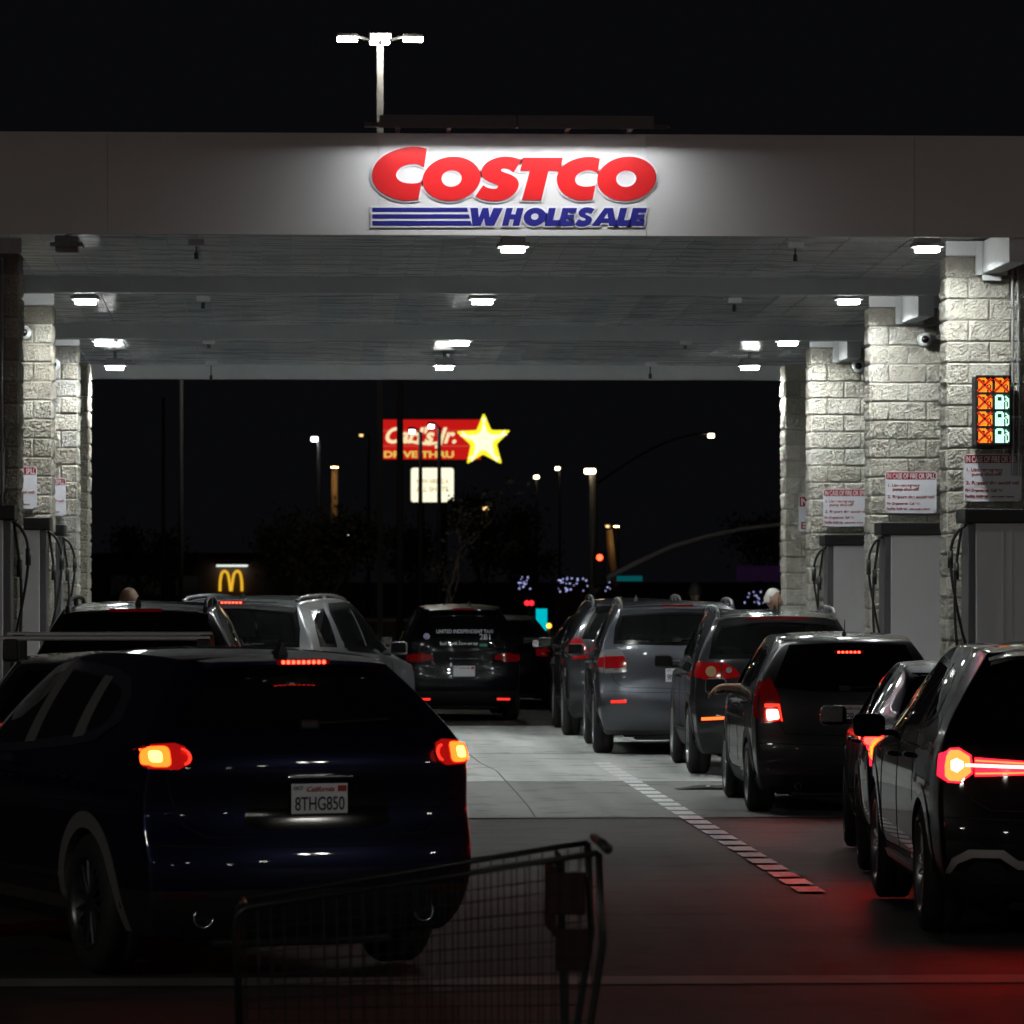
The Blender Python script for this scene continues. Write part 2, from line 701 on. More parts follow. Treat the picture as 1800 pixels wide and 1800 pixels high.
def body_mesh(S, levels):
    L = S['L']
    TOP, BELT, REAR, FRONT = pchip(S['top']), pchip(S['belt']), pchip(S['rear']), pchip(S['front'])
    HW, RH, PLAN = pchip(S['hw']), pchip(S['roofhw']), pchip(S['plan'])
    zb, wb = S['zb'], S['wb']
    us = [-1, -0.96, -0.87, -0.68, -0.36, 0, 0.36, 0.68, 0.87, 0.96, 1]
    vs = [0, 0.012, 0.04, 0.075, 0.11, 0.15, 0.19, 0.24, 0.30, 0.36, 0.42, 0.48, 0.53, 0.58, 0.63, 0.68, 0.73, 0.78, 0.83, 0.88, 0.925, 0.96, 0.985, 1]
    ws = [0, 0.04, 0.11, 0.19, 0.27, 0.35, 0.43, 0.50, 0.545, 0.58, 0.615, 0.67, 0.75, 0.84, 0.92, 0.965, 1]
    ws = [w * wb / 0.58 if w <= 0.58 else wb + (w - 0.58) * (1 - wb) / 0.42 for w in ws]

    def pos(u, v, w):
        y = v * L
        au = abs(u)
        for _ in range(4):
            top = TOP(y)
            belt = min(BELT(y), top - 0.02)
            if w <= wb:
                z = zb + (belt - zb) * w / wb
            else:
                z = belt + (top - belt) * (w - wb) / (1 - wb)
            yr = REAR(z) + S['rb'] * au ** 3
            yf = FRONT(z) - S['fb'] * au ** 3
            y = yr + (yf - yr) * v
        hb = HW(min(z, belt)) * PLAN(y)
        t = 0.0
        x = hb
        if w > wb:
            t = (w - wb) / (1 - wb)
            x = hb + (RH(y) - hb) * (0.55 * t + 0.45 * t * t)
        z -= S['crown'] * au * au * t
        return Vector((x * u, y, z))

    idx = {}
    verts = []
    nu, nv, nw = len(us), len(vs), len(ws)

    def vid(i, j, k):
        if (i, j, k) not in idx:
            idx[(i, j, k)] = len(verts)
            verts.append(pos(us[i], vs[j], ws[k]))
        return idx[(i, j, k)]
    faces = []
    for i in range(nu - 1):
        for j in range(nv - 1):
            for k, fl in ((0, True), (nw - 1, False)):
                q = [vid(i, j, k), vid(i + 1, j, k), vid(i + 1, j + 1, k), vid(i, j + 1, k)]
                faces.append(q[::-1] if fl else q)
        for k in range(nw - 1):
            for j, fl in ((0, False), (nv - 1, True)):
                q = [vid(i, j, k), vid(i + 1, j, k), vid(i + 1, j, k + 1), vid(i, j, k + 1)]
                faces.append(q[::-1] if fl else q)
    for j in range(nv - 1):
        for k in range(nw - 1):
            for i, fl in ((0, True), (nu - 1, False)):
                q = [vid(i, j, k), vid(i, j + 1, k), vid(i, j + 1, k + 1), vid(i, j, k + 1)]
                faces.append(q[::-1] if fl else q)
    me = bpy.data.meshes.new('body')
    me.from_pydata([tuple(v) for v in verts], [], faces)
    o = bpy.data.objects.new('body', me)
    COL.objects.link(o)
    md = o.modifiers.new('s', 'SUBSURF')
    md.levels = md.render_levels = levels
    dg = bpy.context.evaluated_depsgraph_get()
    out = bpy.data.meshes.new_from_object(o.evaluated_get(dg))
    bpy.data.objects.remove(o)
    bpy.data.meshes.remove(me)
    return out


_wheel = {}


def wheel_meshes(R, rim_mat, spokes):
    key = (round(R, 3), rim_mat, spokes)
    if key in _wheel:
        return _wheel[key]
    w = 0.225
    rr = R * 0.66
    t = MB()
    t.lathe([(-w / 2 + .02, rr), (-w / 2, rr + .02), (-w / 2 - .004, R * 0.84), (-w / 2 + .015, R * 0.965), (-w / 2 + .04, R), (-0.012, R * 1.002), (-0.008, R * .985), (0.008, R * .985), (0.012, R * 1.002),
             (w / 2 - .04, R), (w / 2 - .015, R * 0.965), (w / 2 + .004, R * 0.84), (w / 2, rr + .02), (w / 2 - .02, rr)], 'x', 48, closed=True)
    to = t.build('wheel', M['rubber'], None, True)
    r = MB()
    r.lathe([(-w / 2 + .005, rr + .012), (-w / 2 + .0, rr), (-w / 2 + .02, rr - .02), (0.05, rr - .04), (0.05, rr - .05)], 'x', 40)
    r.lathe([(0.03, 0.0), (0.03, rr - .03)], 'x', 24, mi=1)
    r.lathe([(-w / 2 + .025, 0.001), (-w / 2 + .025, .05), (-w / 2 + .05, .062), (0.02, 0.07)], 'x', 20)
    for k in range(spokes):
        for da in (-0.13, 0.13):
            a = 2 * math.pi * k / spokes + da
            b = 2 * math.pi * k / spokes + da * 1.6
            p0 = Vector((-w / 2 + .035, math.cos(a) * .05, math.sin(a) * .05))
            p1 = Vector((-w / 2 + .028, math.cos(b) * (rr - .015), math.sin(b) * (rr - .015)))
            r.tube([p0, (p0 + p1) / 2 + Vector((-.006, 0, 0)), p1], 0.016, 6, r1=0.012)
    ro = r.build('rim', [M[rim_mat], M['gap']], None, True)
    autosmooth(ro, 40)
    _wheel[key] = (to.data, ro.data)
    bpy.data.objects.remove(to)
    bpy.data.objects.remove(ro)
    return _wheel[key]


def plate_parts(root, y, z, x=0.0, text='', letters='plate_blue', month=True, script=True, slogan=None):
    p = MB().box(-.1525, .1525, -.003, .003, -.076, .076, bev=.0025)
    po = p.build('license_plate', M['plate_white'], root)
    po.location = (x, y, z)
    mes = []
    if text:
        me = text_mesh(text, 0.105, 0.0012, 0.0008, align='CENTER', width=0.268)
        ys = [v.co.y for v in me.vertices]
        sc = 0.070 / (max(ys) - min(ys))
        for v in me.vertices:
            v.co.y *= sc
        mes.append((me, at(0, -.0045, -.058)))
    if month:
        mes.append((text_mesh('OCT', 0.024, 0.001, 0.0005, align='LEFT'), at(-.142, -.0045, .046)))
    if mes:
        join_meshes('plate_characters', mes, M[letters], po)
    red = []
    if script:
        red.append((text_mesh('California', 0.036, 0.001, 0.0006, shear=0.35, align='CENTER', width=.15), at(-.0, -.0045, .036)))
    if red:
        join_meshes('plate_script', red, M['plate_red'], po)
    if month:
        MB().box(.098, .145, -.0045, -.0025, .035, .066).build('plate_sticker', M['plate_red'], po)
    return po


def car(name, label, cat, X, Y, rz, S, paint, f, group='cars waiting in line for fuel', levels=2):
    """f: dictionary of features, all in metres from the middle of the rear end at the ground"""
    root = thing(name, label, cat, (X, Y, 0), rz, group)
    full = body_mesh(S, levels)
    bvh = BVHTree.FromPolygons([v.co.copy() for v in full.vertices], [list(p.vertices) for p in full.polygons])
    L = S['L']
    R = S['RT']
    YA, YF = S['YR'], S['YR'] + S['WB']
    R1, R2 = R + 0.03, R + 0.115
    rg = f.get('rear_glass')
    sg = f.get('side_glass', [])
    wsd = f.get('windshield')
    cut = []
    for poly, axis in [(rg, 'rear'), (wsd, 'front')] + [(p, a) for p in sg for a in ('left', 'right')]:
        if poly and f.get('see_through', True):
            inn = offset_poly(poly, -0.012)
            cut.append((inn, axis))
    bm = bmesh.new()
    bm.from_mesh(full)
    kill = []
    for fc in bm.faces:
        c = fc.calc_center_median()
        n = fc.normal
        if c.z < R * 2 + 0.25 and (abs(n.x) > 0.3 or c.z < S['zb'] + 0.05) and abs(c.x) > 0.5:
            if any(all((v.co.y - ya) ** 2 + (v.co.z - R) ** 2 < (R2 - 0.012) ** 2 for v in fc.verts) for ya in (YA, YF)):
                kill.append(fc)
                continue
        for inn, axis in cut:
            d = RAYS[axis][1]
            if n.dot(d) > -0.12:
                continue
            if axis in ('rear', 'front'):
                ok = all(in_poly((v.co.x, v.co.z), inn) for v in fc.verts)
            else:
                ok = all(in_poly((v.co.y, v.co.z), inn) for v in fc.verts)
            if ok:
                kill.append(fc)
                break
    bmesh.ops.delete(bm, geom=kill, context='FACES')
    for fc in bm.faces:
        fc.smooth = True
        c = fc.calc_center_median()
        fc.material_index = 1 if (c.z < f.get('clad', 0.0) or fc.normal.z < -0.7) else 0
    bm.to_mesh(full)
    bm.free()
    full.materials.append(paint)
    full.materials.append(f.get('clad_mat', M['black_plastic']))
    full.name = 'body'
    link(bpy.data.objects.new('body', full), root)

    def patch(nm, polys, axis, m, par=root, off=0.004, res=0.05, skirt=0.02, inset=0.0, smooth=True):
        mb = MB()
        if polys and not isinstance(polys[0], list):
            polys = [polys]
        for p in polys:
            patch_geo(mb, bvh, p, axis, off, res, skirt, inset)
        return mb.build(nm, m, par, smooth)

    gl = f.get('glass', M['glass_dark'])
    if rg:
        patch('rear_window', rg, 'rear', [M['frit'], gl], off=0.006, res=0.06, inset=0.045)
    for gi, p in enumerate(sg):
        for a in ('left', 'right'):
            if a == 'left' and f.get('open') == gi:
                continue
            patch('side_window', p, a, [M['frit'], f.get('side_mat', gl)], off=0.004, res=0.07, inset=0.035)
    if f.get('window_trim'):
        for a in ('left', 'right'):
            lp = f['window_trim'] + [f['window_trim'][0]]
            patch('window_trim', strip_poly(lp, 0.018), a, M['chrome'], off=0.010, res=0.06)
    if wsd:
        patch('windshield', wsd, 'front', [M['frit'], M['glass']], off=0.006, res=0.08, inset=0.05)
    # arches
    for ya in (YA, YF):
        for a in ('left', 'right'):
            an = [math.radians(x) for x in range(-18, 199, 8)]
            ring = [(ya + R2 * math.cos(t), R + R2 * math.sin(t)) for t in an] + [(ya + R1 * math.cos(t), R + R1 * math.sin(t)) for t in an[::-1]]
            ring = [(q[0], max(S['zb'] + 0.02, q[1])) for q in ring]
            patch('wheel_arch', ring, a, f.get('arch_mat', M['black_plastic']), off=0.006, res=0.06, skirt=0.05)
    for ya in (YA, YF):
        for sx in (-1, 1):
            n = 14
            prev = None
            x0, x1 = sx * 0.50, sx * (S['hw'][2][1] - 0.03)
            rr = R2 - 0.02
            vs, fs = [], []
            for k in range(n + 1):
                t = math.pi * k / n
                for xx in (x0, x1):
                    vs.append((xx, ya + rr * math.cos(t), max(S['zb'] + .02, R + rr * math.sin(t))))
            for k in range(n):
                fs.append((2 * k, 2 * k + 1, 2 * k + 3, 2 * k + 2))
            fs.append(tuple(2 * k for k in range(n + 1)))
            MB().add(vs, fs).build('wheel_well', M['gap'], root)
    # wheels
    tm, rm = wheel_meshes(R, f.get('rim', 'rim_metal'), f.get('spokes', 5))
    tr = S['hw'][2][1] - 0.115
    for ya in (YA, YF):
        for sx in (-1, 1):
            w = bpy.data.objects.new('wheel', tm)
            link(w, root)
            w.location = (sx * tr, ya, R)
            if sx > 0:
                w.rotation_euler = (0, 0, math.pi)
            link(bpy.data.objects.new('rim', rm), w)
    # underside
    ub = MB().box(-.62, .62, 0.35, L - .5, S['zb'] - 0.03, S['zb'] + .06, bev=.02)
    ub.box(-.5, .5, 0.30, 0.62, S['zb'] - .06, S['zb'] + .05, bev=.03)
    ub.tube([(-.7, YA, R), (.7, YA, R)], .04)
    ub.build('underbody', M['black_plastic'], root, False)
    # seams
    seams = f.get('seams', [])
    if seams:
        for axis, pts, w in seams:
            mb = MB()
            patch_geo(mb, bvh, strip_poly(pts, w), axis, 0.0025, 0.06, 0.01)
            mb.build('panel_gap', M['gap'], root)
    # lights
    RE = pchip(S['rear'])

    def sideclamp(p):
        return [(max(a, RE(z) + S['rb'] * 0.86), z) for a, z in p]
    for side in (-1, 1):
        tl = None
        for key, axis in (('tail_rear', 'rear'), ('tail_side', 'left' if side < 0 else 'right')):
            p = f.get(key)
            if not p:
                continue
            pp = ([(x * side, z) for x, z in p] if axis == 'rear' else sideclamp(p))
            o = patch('tail_light' if tl is None else 'side_lens', pp, axis, f.get('tail_mat', M['red_lens']), tl or root, 0.014, 0.03, 0.03)
            tl = tl or o
        for ki, (nm, key, axis, m) in enumerate(f.get('tail_inner', [])):
            pp = [(x * side, z) for x, z in key] if axis == 'rear' else sideclamp(key)
            ax = axis if axis == 'rear' else ('left' if side < 0 else 'right')
            patch(nm, pp, ax, m, tl or root, 0.020 + 0.004 * ki, 0.025, 0.02)
        if f.get('reflector'):
            p, m = f['reflector']
            patch('bumper_reflector', [(x * side, z) for x, z in p], 'rear', m, root, 0.008, 0.03)
    # trim panels seen from behind: (name, polygon, material, offset)
    for nm, p, m, off in f.get('rear_panels', []):
        patch(nm, p, 'rear', m, root, off, 0.05, 0.03)
    for nm, p, m, off in f.get('side_panels', []):
        for a in ('left', 'right'):
            patch(nm, p, a, m, root, off, 0.06, 0.03)
    # spoiler and high brake light
    if f.get('spoiler'):
        hwid, ext, zt = f['spoiler']
        n = 12
        vs, fs = [], []
        yt = pchip(S['rear'])(zt)
        for i in range(n + 1):
            u = -1 + 2 * i / n
            x = u * hwid
            h1, _ = cast(bvh, 'top', x, yt + 0.16)
            yb = yt - ext + 0.10 * abs(u) ** 3 + (0.0)
            zz = h1.z
            hb, _ = cast(bvh, 'rear', x, zz - 0.13)
            vs += [(x, yt + 0.22, zz - 0.02), (x, yt + 0.10, zz + 0.002), (x, yb, zz - 0.022), (x, yb - 0.004, zz - 0.04), (x, yb + 0.01, zz - 0.056), (x, hb.y + 0.03, zz - 0.11)]
        for i in range(n):
            for k in range(5):
                fs.append((i * 6 + k, i * 6 + 6 + k, i * 6 + 7 + k, i * 6 + 1 + k))
        fs.append(tuple(range(6)))
        fs.append(tuple(n * 6 + k for k in range(6))[::-1])
        sp = autosmooth(obj('spoiler', vs, fs, f.get('spoiler_mat', paint), root), 40)
        f['_ysp'] = yt - ext
    bl = f.get('brake_light')
    if bl:
        hwid, z, nled, st, dy = bl
        h, _ = cast(bvh, 'rear', 0, z)
        y = min(h.y, f.get('_ysp', 9)) - 0.006 + dy
        o = MB().box(-hwid - .02, hwid + .02, y, y + .03, z - .014, z + .014, bev=.006).build('brake_light', M['red_lens' if nled else 'red_lens_dim'], root)
        if nled:
            lm = MB()
            for k in range(nled):
                xx = -hwid + 2 * hwid * (k + .5) / nled
                lm.box(xx - hwid / nled * .62, xx + hwid / nled * .62, y - .004, y + .004, z - .0085, z + .0085, bev=.003)
            lm.build('brake_led', M[st], o)
    if f.get('plate'):
        z, txt, kw = f['plate']
        kw = dict(kw)
        dx = kw.pop('dx', 0.0)
        h, _ = cast(bvh, 'rear', dx, z - .06)
        h2, _ = cast(bvh, 'rear', dx, z + .06)
        plate_parts(root, min(h.y, h2.y) - .012, z, dx, txt, **kw)
    # mirrors
    my, mz = f.get('mirror', (YF - 0.62, S['belt'][2][1] + .06))
    for sx in (-1, 1):
        h, _ = cast(bvh, 'left' if sx < 0 else 'right', my, mz - .04)
        mb = MB()
        mb.box(-.10, .10, -.05, .06, -.068, .078, bev=.045)
        mb.box(-.16 * 1 if sx > 0 else .08, -.08 if sx > 0 else .16, -.02, .03, -.06, -.02, bev=.012)
        o = autosmooth(mb.build('mirror', f.get('mirror_mat', paint), root), 50)
        o.location = (h.x + sx * .155, my, mz)
        gm = MB().box(-.082, .082, -.056, -.048, -.052, .062, bev=.004).build('mirror_glass', M['frit'], o)
        gm.rotation_euler = (math.radians(-9), 0, math.radians(14) * sx)
        gm.location = (0, -.012, 0)
    # roof
    if f.get('rails'):
        xr, y0, y1, m, lift = f['rails']
        for sx in (-1, 1):
            pts = []
            for k in range(13):
                t = k / 12
                yy = y0 + (y1 - y0) * t
                h, _ = cast(bvh, 'top', sx * xr, yy)
                e = min(t, 1 - t)
                pts.append((sx * xr, yy, h.z + lift * min(1, (e / 0.07)) ** 0.6))
            mb = MB().tube(pts, 0.017, 10)
            for yy in (y0 + .06, (y0 + y1) / 2, y1 - .06):
                h, _ = cast(bvh, 'top', sx * xr, yy)
                mb.box(sx * xr - .018, sx * xr + .018, yy - .07, yy + .07, h.z - .015, h.z + lift, bev=.015)
            mb.build('roof_rail', m, root, True)
    if f.get('fin'):
        x, y = f['fin']
        h, _ = cast(bvh, 'top', x, y)
        mb = MB()
        z = h.z
        mb.add([(x - .03, y - .05, z - .01), (x + .03, y - .05, z - .01), (x + .02, y + .13, z - .01), (x - .02, y + .13, z - .01), (x - .006, y - .035, z + .062), (x + .006, y - .035, z + .062), (x, y + .01, z + .05)],
               [(0, 1, 5, 4), (1, 2, 6, 5), (3, 0, 4, 6), (2, 3, 6), (4, 5, 6)])
        mb.build('antenna', f.get('fin_mat', M['black_plastic']), root)
    if f.get('mast'):
        x, y, ln = f['mast']
        h, _ = cast(bvh, 'top', x, y)
        mb = MB().lathe([(0, .022), (.02, .018), (.035, .008)], 'z', 12, c=(x, y, h.z - .004))
        mb.tube([(x, y, h.z), (x + .002, y - .03, h.z + ln)], .0055, 6, r1=.004)
        mb.build('antenna', M['black_plastic'], root, True)
    if f.get('exhaust'):
        for x, z, r, m in f['exhaust']:
            h, _ = cast(bvh, 'rear', x, z + .06)
            mb = MB().lathe([(0.16, r * .8), (0.02, r * .82), (0, r * .86), (-.006, r), (0.02, r * 1.04), (0.3, r * 1.02)], 'y', 28, c=(x, h.y + .02, z))
            mb.lathe([(0.16, 0.0), (0.16, r * .8)], 'y', 20, 1, c=(x, h.y + .02, z))
            mb.build('exhaust_pipe', [m, M['gap']], root, True)
    if f.get('wiper'):
        z0, ln, x0 = f['wiper']
        pts = []
        for k in range(7):
            x = x0 + ln * k / 6
            h, _ = cast(bvh, 'rear', x, z0 + .02 * k / 6)
            pts.append((h.x, h.y - .022, h.z))
        mb = MB().tube(pts, 0.008, 6)
        h, _ = cast(bvh, 'rear', x0, z0)
        mb.box(x0 - .05, x0 + .05, h.y - .045, h.y + .01, z0 - .03, z0 + .02, bev=.014)
        mb.build('wiper', M['black_plastic'], root)
    for (yh, zh) in f.get('handles', []):
        for a, sx in (('left', -1), ('right', 1)):
            h, _ = cast(bvh, a, yh, zh)
            mb = MB()
            mb.tube([(h.x - sx * .01, yh - .10, zh), (h.x + sx * .028, yh - .08, zh + .003), (h.x + sx * .032, yh, zh + .005), (h.x + sx * .028, yh + .08, zh + .003), (h.x - sx * .01, yh + .10, zh)], .014, 8)
            mb.build('door_handle', f.get('handle_mat', paint), root, True)
    if f.get('badge'):
        z, w, hh, kind = f['badge']
        h, _ = cast(bvh, 'rear', 0, z)
        if kind == 'bar':
            MB().box(-w / 2, w / 2, h.y - .028, h.y + .02, z - hh / 2, z + hh / 2, bev=.012).build('chrome_bar', M['chrome'], root)
        else:
            MB().lathe([(0, .0), (-.012, .0), (-.016, w * .6), (-.012, w), (.01, w)], 'y', 28, c=(0, h.y, z)).build('badge', M['chrome'], root, True)
    # seats behind the glass
    if f.get('seats', True) and rg:
        zs = S['zb'] + .22
        zt = min(p[1] for p in rg) - 0.12
        ym = YA + S['WB'] * .28
        for yy in (ym, ym + .95):
            for xx in ((-.38, 0, .38) if yy == ym else (-.38, .38)):
                mb = MB().box(xx - .17, xx + .17, yy - .02, yy + .12, zs, zt, bev=.05)
                mb.box(xx - .12, xx + .12, yy + .0, yy + .09, zt + .03, zt + .21, bev=.04)
                mb.box(xx - .012, xx + .012, yy + .03, yy + .05, zt - .02, zt + .05)
                mb.build('seat', M['seat'], root)
    root['_'] = 0
    del root['_']
    return root, bvh


def rear_text(root, bvh, txt, size, x, z, m, align='CENTER', width=None, name='window_lettering', offset=0.0, off=0.014):
    me = text_mesh(txt, size, 0.0, offset, align=align, width=width)
    bm = bmesh.new()
    bm.from_mesh(me)
    for v in bm.verts:
        h, n = cast(bvh, 'rear', x + v.co.x, z + v.co.y)
        v.co = h + Vector((0, -off, 0))
    bm.to_mesh(me)
    bm.free()
    return put_mesh(name, me, m, root)
# ------------------------------------------------------------------ ground
def ground_mat(name, c1, c2, rough, streak, bump):
    m, t, b = nt(name)
    tc = t.nodes.new("ShaderNodeTexCoord")
    n1 = t.nodes.new("ShaderNodeTexNoise")
    n1.inputs["Scale"].default_value = 0.35
    n1.inputs["Detail"].default_value = 8
    n1.inputs["Roughness"].default_value = 0.7
    mp = t.nodes.new("ShaderNodeMapping")
    mp.inputs["Scale"].default_value = streak
    mp.inputs["Rotation"].default_value = (0, 0, 0.5)
    n2 = t.nodes.new("ShaderNodeTexNoise")
    n2.inputs["Scale"].default_value = 1.0
    n2.inputs["Detail"].default_value = 5
    n3 = t.nodes.new("ShaderNodeTexNoise")
    n3.inputs["Scale"].default_value = 90
    n3.inputs["Detail"].default_value = 3
    t.links.new(tc.outputs["Object"], n1.inputs["Vector"])
    t.links.new(tc.outputs["Object"], mp.inputs[0])
    t.links.new(mp.outputs[0], n2.inputs["Vector"])
    t.links.new(tc.outputs["Object"], n3.inputs["Vector"])
    a1 = t.nodes.new("ShaderNodeMath")
    a1.operation = 'MULTIPLY_ADD'
    a1.inputs[1].default_value = 0.5
    a2 = t.nodes.new("ShaderNodeMath")
    a2.operation = 'MULTIPLY_ADD'
    a2.inputs[1].default_value = 0.3
    a3 = t.nodes.new("ShaderNodeMath")
    a3.operation = 'MULTIPLY'
    a3.inputs[1].default_value = 0.2
    t.links.new(n3.outputs["Fac"], a3.inputs[0])
    t.links.new(n2.outputs["Fac"], a2.inputs[0])
    t.links.new(a3.outputs[0], a2.inputs[2])
    t.links.new(n1.outputs["Fac"], a1.inputs[0])
    t.links.new(a2.outputs[0], a1.inputs[2])
    mpt = t.nodes.new("ShaderNodeMapping")
    mpt.inputs["Scale"].default_value = (1.7, 0.05, 1)
    nt_ = t.nodes.new("ShaderNodeTexNoise")
    nt_.inputs["Scale"].default_value = 1.0
    nt_.inputs["Detail"].default_value = 4
    t.links.new(tc.outputs["Object"], mpt.inputs[0])
    t.links.new(mpt.outputs[0], nt_.inputs["Vector"])
    ns = t.nodes.new("ShaderNodeTexNoise")
    ns.inputs["Scale"].default_value = 1.9
    ns.inputs["Detail"].default_value = 2
    t.links.new(tc.outputs["Object"], ns.inputs["Vector"])
    sr = t.nodes.new("ShaderNodeMapRange")
    sr.inputs[1].default_value = 0.57
    sr.inputs[2].default_value = 0.66
    sr.inputs[3].default_value = 1.0
    sr.inputs[4].default_value = 0.62
    t.links.new(ns.outputs["Fac"], sr.inputs[0])
    tr_ = t.nodes.new("ShaderNodeMapRange")
    tr_.inputs[1].default_value = 0.35
    tr_.inputs[2].default_value = 0.65
    tr_.inputs[3].default_value = 0.74
    tr_.inputs[4].default_value = 1.12
    t.links.new(nt_.outputs["Fac"], tr_.inputs[0])
    ml_ = t.nodes.new("ShaderNodeMath")
    ml_.operation = 'MULTIPLY'
    t.links.new(sr.outputs[0], ml_.inputs[0])
    t.links.new(tr_.outputs[0], ml_.inputs[1])
    r = t.nodes.new("ShaderNodeValToRGB")
    r.color_ramp.elements[0].position = 0.38
    r.color_ramp.elements[1].position = 0.62
    r.color_ramp.elements[0].color = (*c1, 1)
    r.color_ramp.elements[1].color = (*c2, 1)
    t.links.new(a1.outputs[0], r.inputs[0])
    vm = t.nodes.new("ShaderNodeVectorMath")
    vm.operation = 'SCALE'
    t.links.new(r.outputs[0], vm.inputs[0])
    t.links.new(ml_.outputs[0], vm.inputs["Scale"])
    t.links.new(vm.outputs[0], b.inputs["Base Color"])
    mr = t.nodes.new("ShaderNodeMapRange")
    mr.inputs[1].default_value = 0.35
    mr.inputs[2].default_value = 0.65
    mr.inputs[3].default_value = rough - 0.12
    mr.inputs[4].default_value = rough + 0.12
    t.links.new(a1.outputs[0], mr.inputs[0])
    t.links.new(mr.outputs[0], b.inputs["Roughness"])
    bp = t.nodes.new("ShaderNodeBump")
    bp.inputs["Strength"].default_value = bump
    bp.inputs["Distance"].default_value = 0.004
    t.links.new(n3.outputs["Fac"], bp.inputs["Height"])
    t.links.new(bp.outputs[0], b.inputs["Normal"])
    return m


M['asphalt'] = ground_mat('asphalt', (0.028, 0.0275, 0.027), (0.054, 0.0525, 0.051), 0.72, (0.3, 3.0, 1), 0.6)
M['asphalt'].node_tree.nodes['Principled BSDF'].inputs['Specular IOR Level'].default_value = 0.3
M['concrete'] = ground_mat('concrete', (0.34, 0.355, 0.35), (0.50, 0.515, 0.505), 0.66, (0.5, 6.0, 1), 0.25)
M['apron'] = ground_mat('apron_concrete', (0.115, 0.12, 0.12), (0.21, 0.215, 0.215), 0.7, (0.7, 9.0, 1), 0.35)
M['gutter'] = ground_mat('gutter_concrete', (0.13, 0.125, 0.12), (0.19, 0.185, 0.18), 0.7, (1.0, 1.0, 1), 0.3)
M['marking'] = mat('marking_paint', (0.60, 0.60, 0.62), 0.55, vary=0.4, scale=26)
M['joint'] = mat('joint_dark', (0.06, 0.06, 0.058), 0.9)


def sheet(name, x0, x1, y0, y1, z, m):
    return struct(obj(name, [(x0, y0, z), (x1, y0, z), (x1, y1, z), (x0, y1, z)], [(0, 1, 2, 3)], m))


YPAD = F * EYE / (1437 - 1010)
sheet('ground', -400, 500, -60, 1200, -0.012, M['asphalt'])
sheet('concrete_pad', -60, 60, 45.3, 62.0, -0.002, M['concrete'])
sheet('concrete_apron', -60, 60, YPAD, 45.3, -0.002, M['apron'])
sheet('gutter', -60, 60, 22.95, 23.40, -0.006, M['gutter'])
mb = MB()
for y in (45.3, 52.4):
    mb.box(-59, 59, y - .008, y + .008, -0.0015, 0.0)
for x in (-7.5, 12.5):
    mb.box(x - .008, x + .008, YPAD + .01, 61.9, -0.0015, 0.0)
crack = []
for i, (px, py) in enumerate([(826, 1326), (845, 1340), (872, 1355), (893, 1374), (910, 1396), (930, 1418), (944, 1436)]):
    Y = F * EYE / (py - 1010)
    crack.append((PX(px, Y) + random.uniform(-.02, .02), Y))
for i in range(len(crack) - 1):
    a, b = Vector(crack[i]), Vector(crack[i + 1])
    n = Vector((1, 0)) * .008
    mb.add([(*(a - n), 0), (*(a + n), 0), (*(b + n), 0), (*(b - n), 0)], [(0, 1, 2, 3)])
struct(mb.build('pavement_joint', M['joint']))
mb = MB()
yd = 29.46
while yd < 50:
    mb.add([(3.26, yd, .002), (3.44, yd, .002), (3.44, yd + .50, .002), (3.26, yd + .50, .002)], [(0, 1, 2, 3)])
    yd += 0.735
for y0 in range(50, 61):
    pass
struct(mb.build('lane_marking', M['marking']))

# ------------------------------------------------------------------ canopy
YF_ = 41.2
YB = (47.2, 53.4, 59.9)
SL = 0.0258


def zc(Y):
    return 5.087 - SL * (Y - 43.0)


ZT = PZ(239, YF_)
ZBOT = PZ(414, YF_)
M['fascia'] = mat('fascia_paint', (0.66, 0.66, 0.65), 0.38, spec=0.4, vary=0.03, scale=2)
# ceiling pans: glossy white painted steel with streaks
m, t, b = nt('ceiling_pan')
b.inputs["Base Color"].default_value = (0.76, 0.80, 0.84, 1)
b.inputs["Specular IOR Level"].default_value = 0.6
tc = t.nodes.new("ShaderNodeTexCoord")
mp = t.nodes.new("ShaderNodeMapping")
mp.inputs["Scale"].default_value = (0.7, 4.0, 1)
n = t.nodes.new("ShaderNodeTexNoise")
n.inputs["Scale"].default_value = 1.6
n.inputs["Detail"].default_value = 5
t.links.new(tc.outputs["Object"], mp.inputs[0])
t.links.new(mp.outputs[0], n.inputs["Vector"])
mr = t.nodes.new("ShaderNodeMapRange")
mr.inputs[1].default_value = 0.3
mr.inputs[2].default_value = 0.7
mr.inputs[3].default_value = 0.20
mr.inputs[4].default_value = 0.36
t.links.new(n.outputs["Fac"], mr.inputs[0])
t.links.new(mr.outputs[0], b.inputs["Roughness"])
mp2 = t.nodes.new("ShaderNodeMapping")
mp2.inputs["Scale"].default_value = (1.6, 0.35, 1)
t.links.new(tc.outputs["Object"], mp2.inputs[0])
n2 = t.nodes.new("ShaderNodeTexNoise")
n2.inputs["Scale"].default_value = 2.0
n2.inputs["Detail"].default_value = 2
t.links.new(mp2.outputs[0], n2.inputs["Vector"])
bp = t.nodes.new("ShaderNodeBump")
bp.inputs["Strength"].default_value = 0.35
bp.inputs["Distance"].default_value = 0.02
t.links.new(n2.outputs["Fac"], bp.inputs["Height"])
t.links.new(bp.outputs[0], b.inputs["Normal"])
M['pan'] = m
for nm_, c_ in (('pan_light', (.84, .86, .87)), ('pan_dull', (.66, .71, .76))):
    M[nm_] = m.copy()
    M[nm_].name = nm_
    M[nm_].node_tree.nodes['Principled BSDF'].inputs['Base Color'].default_value = (*c_, 1)
M['rib'] = mat('pan_rib', (0.50, 0.54, 0.58), 0.4)

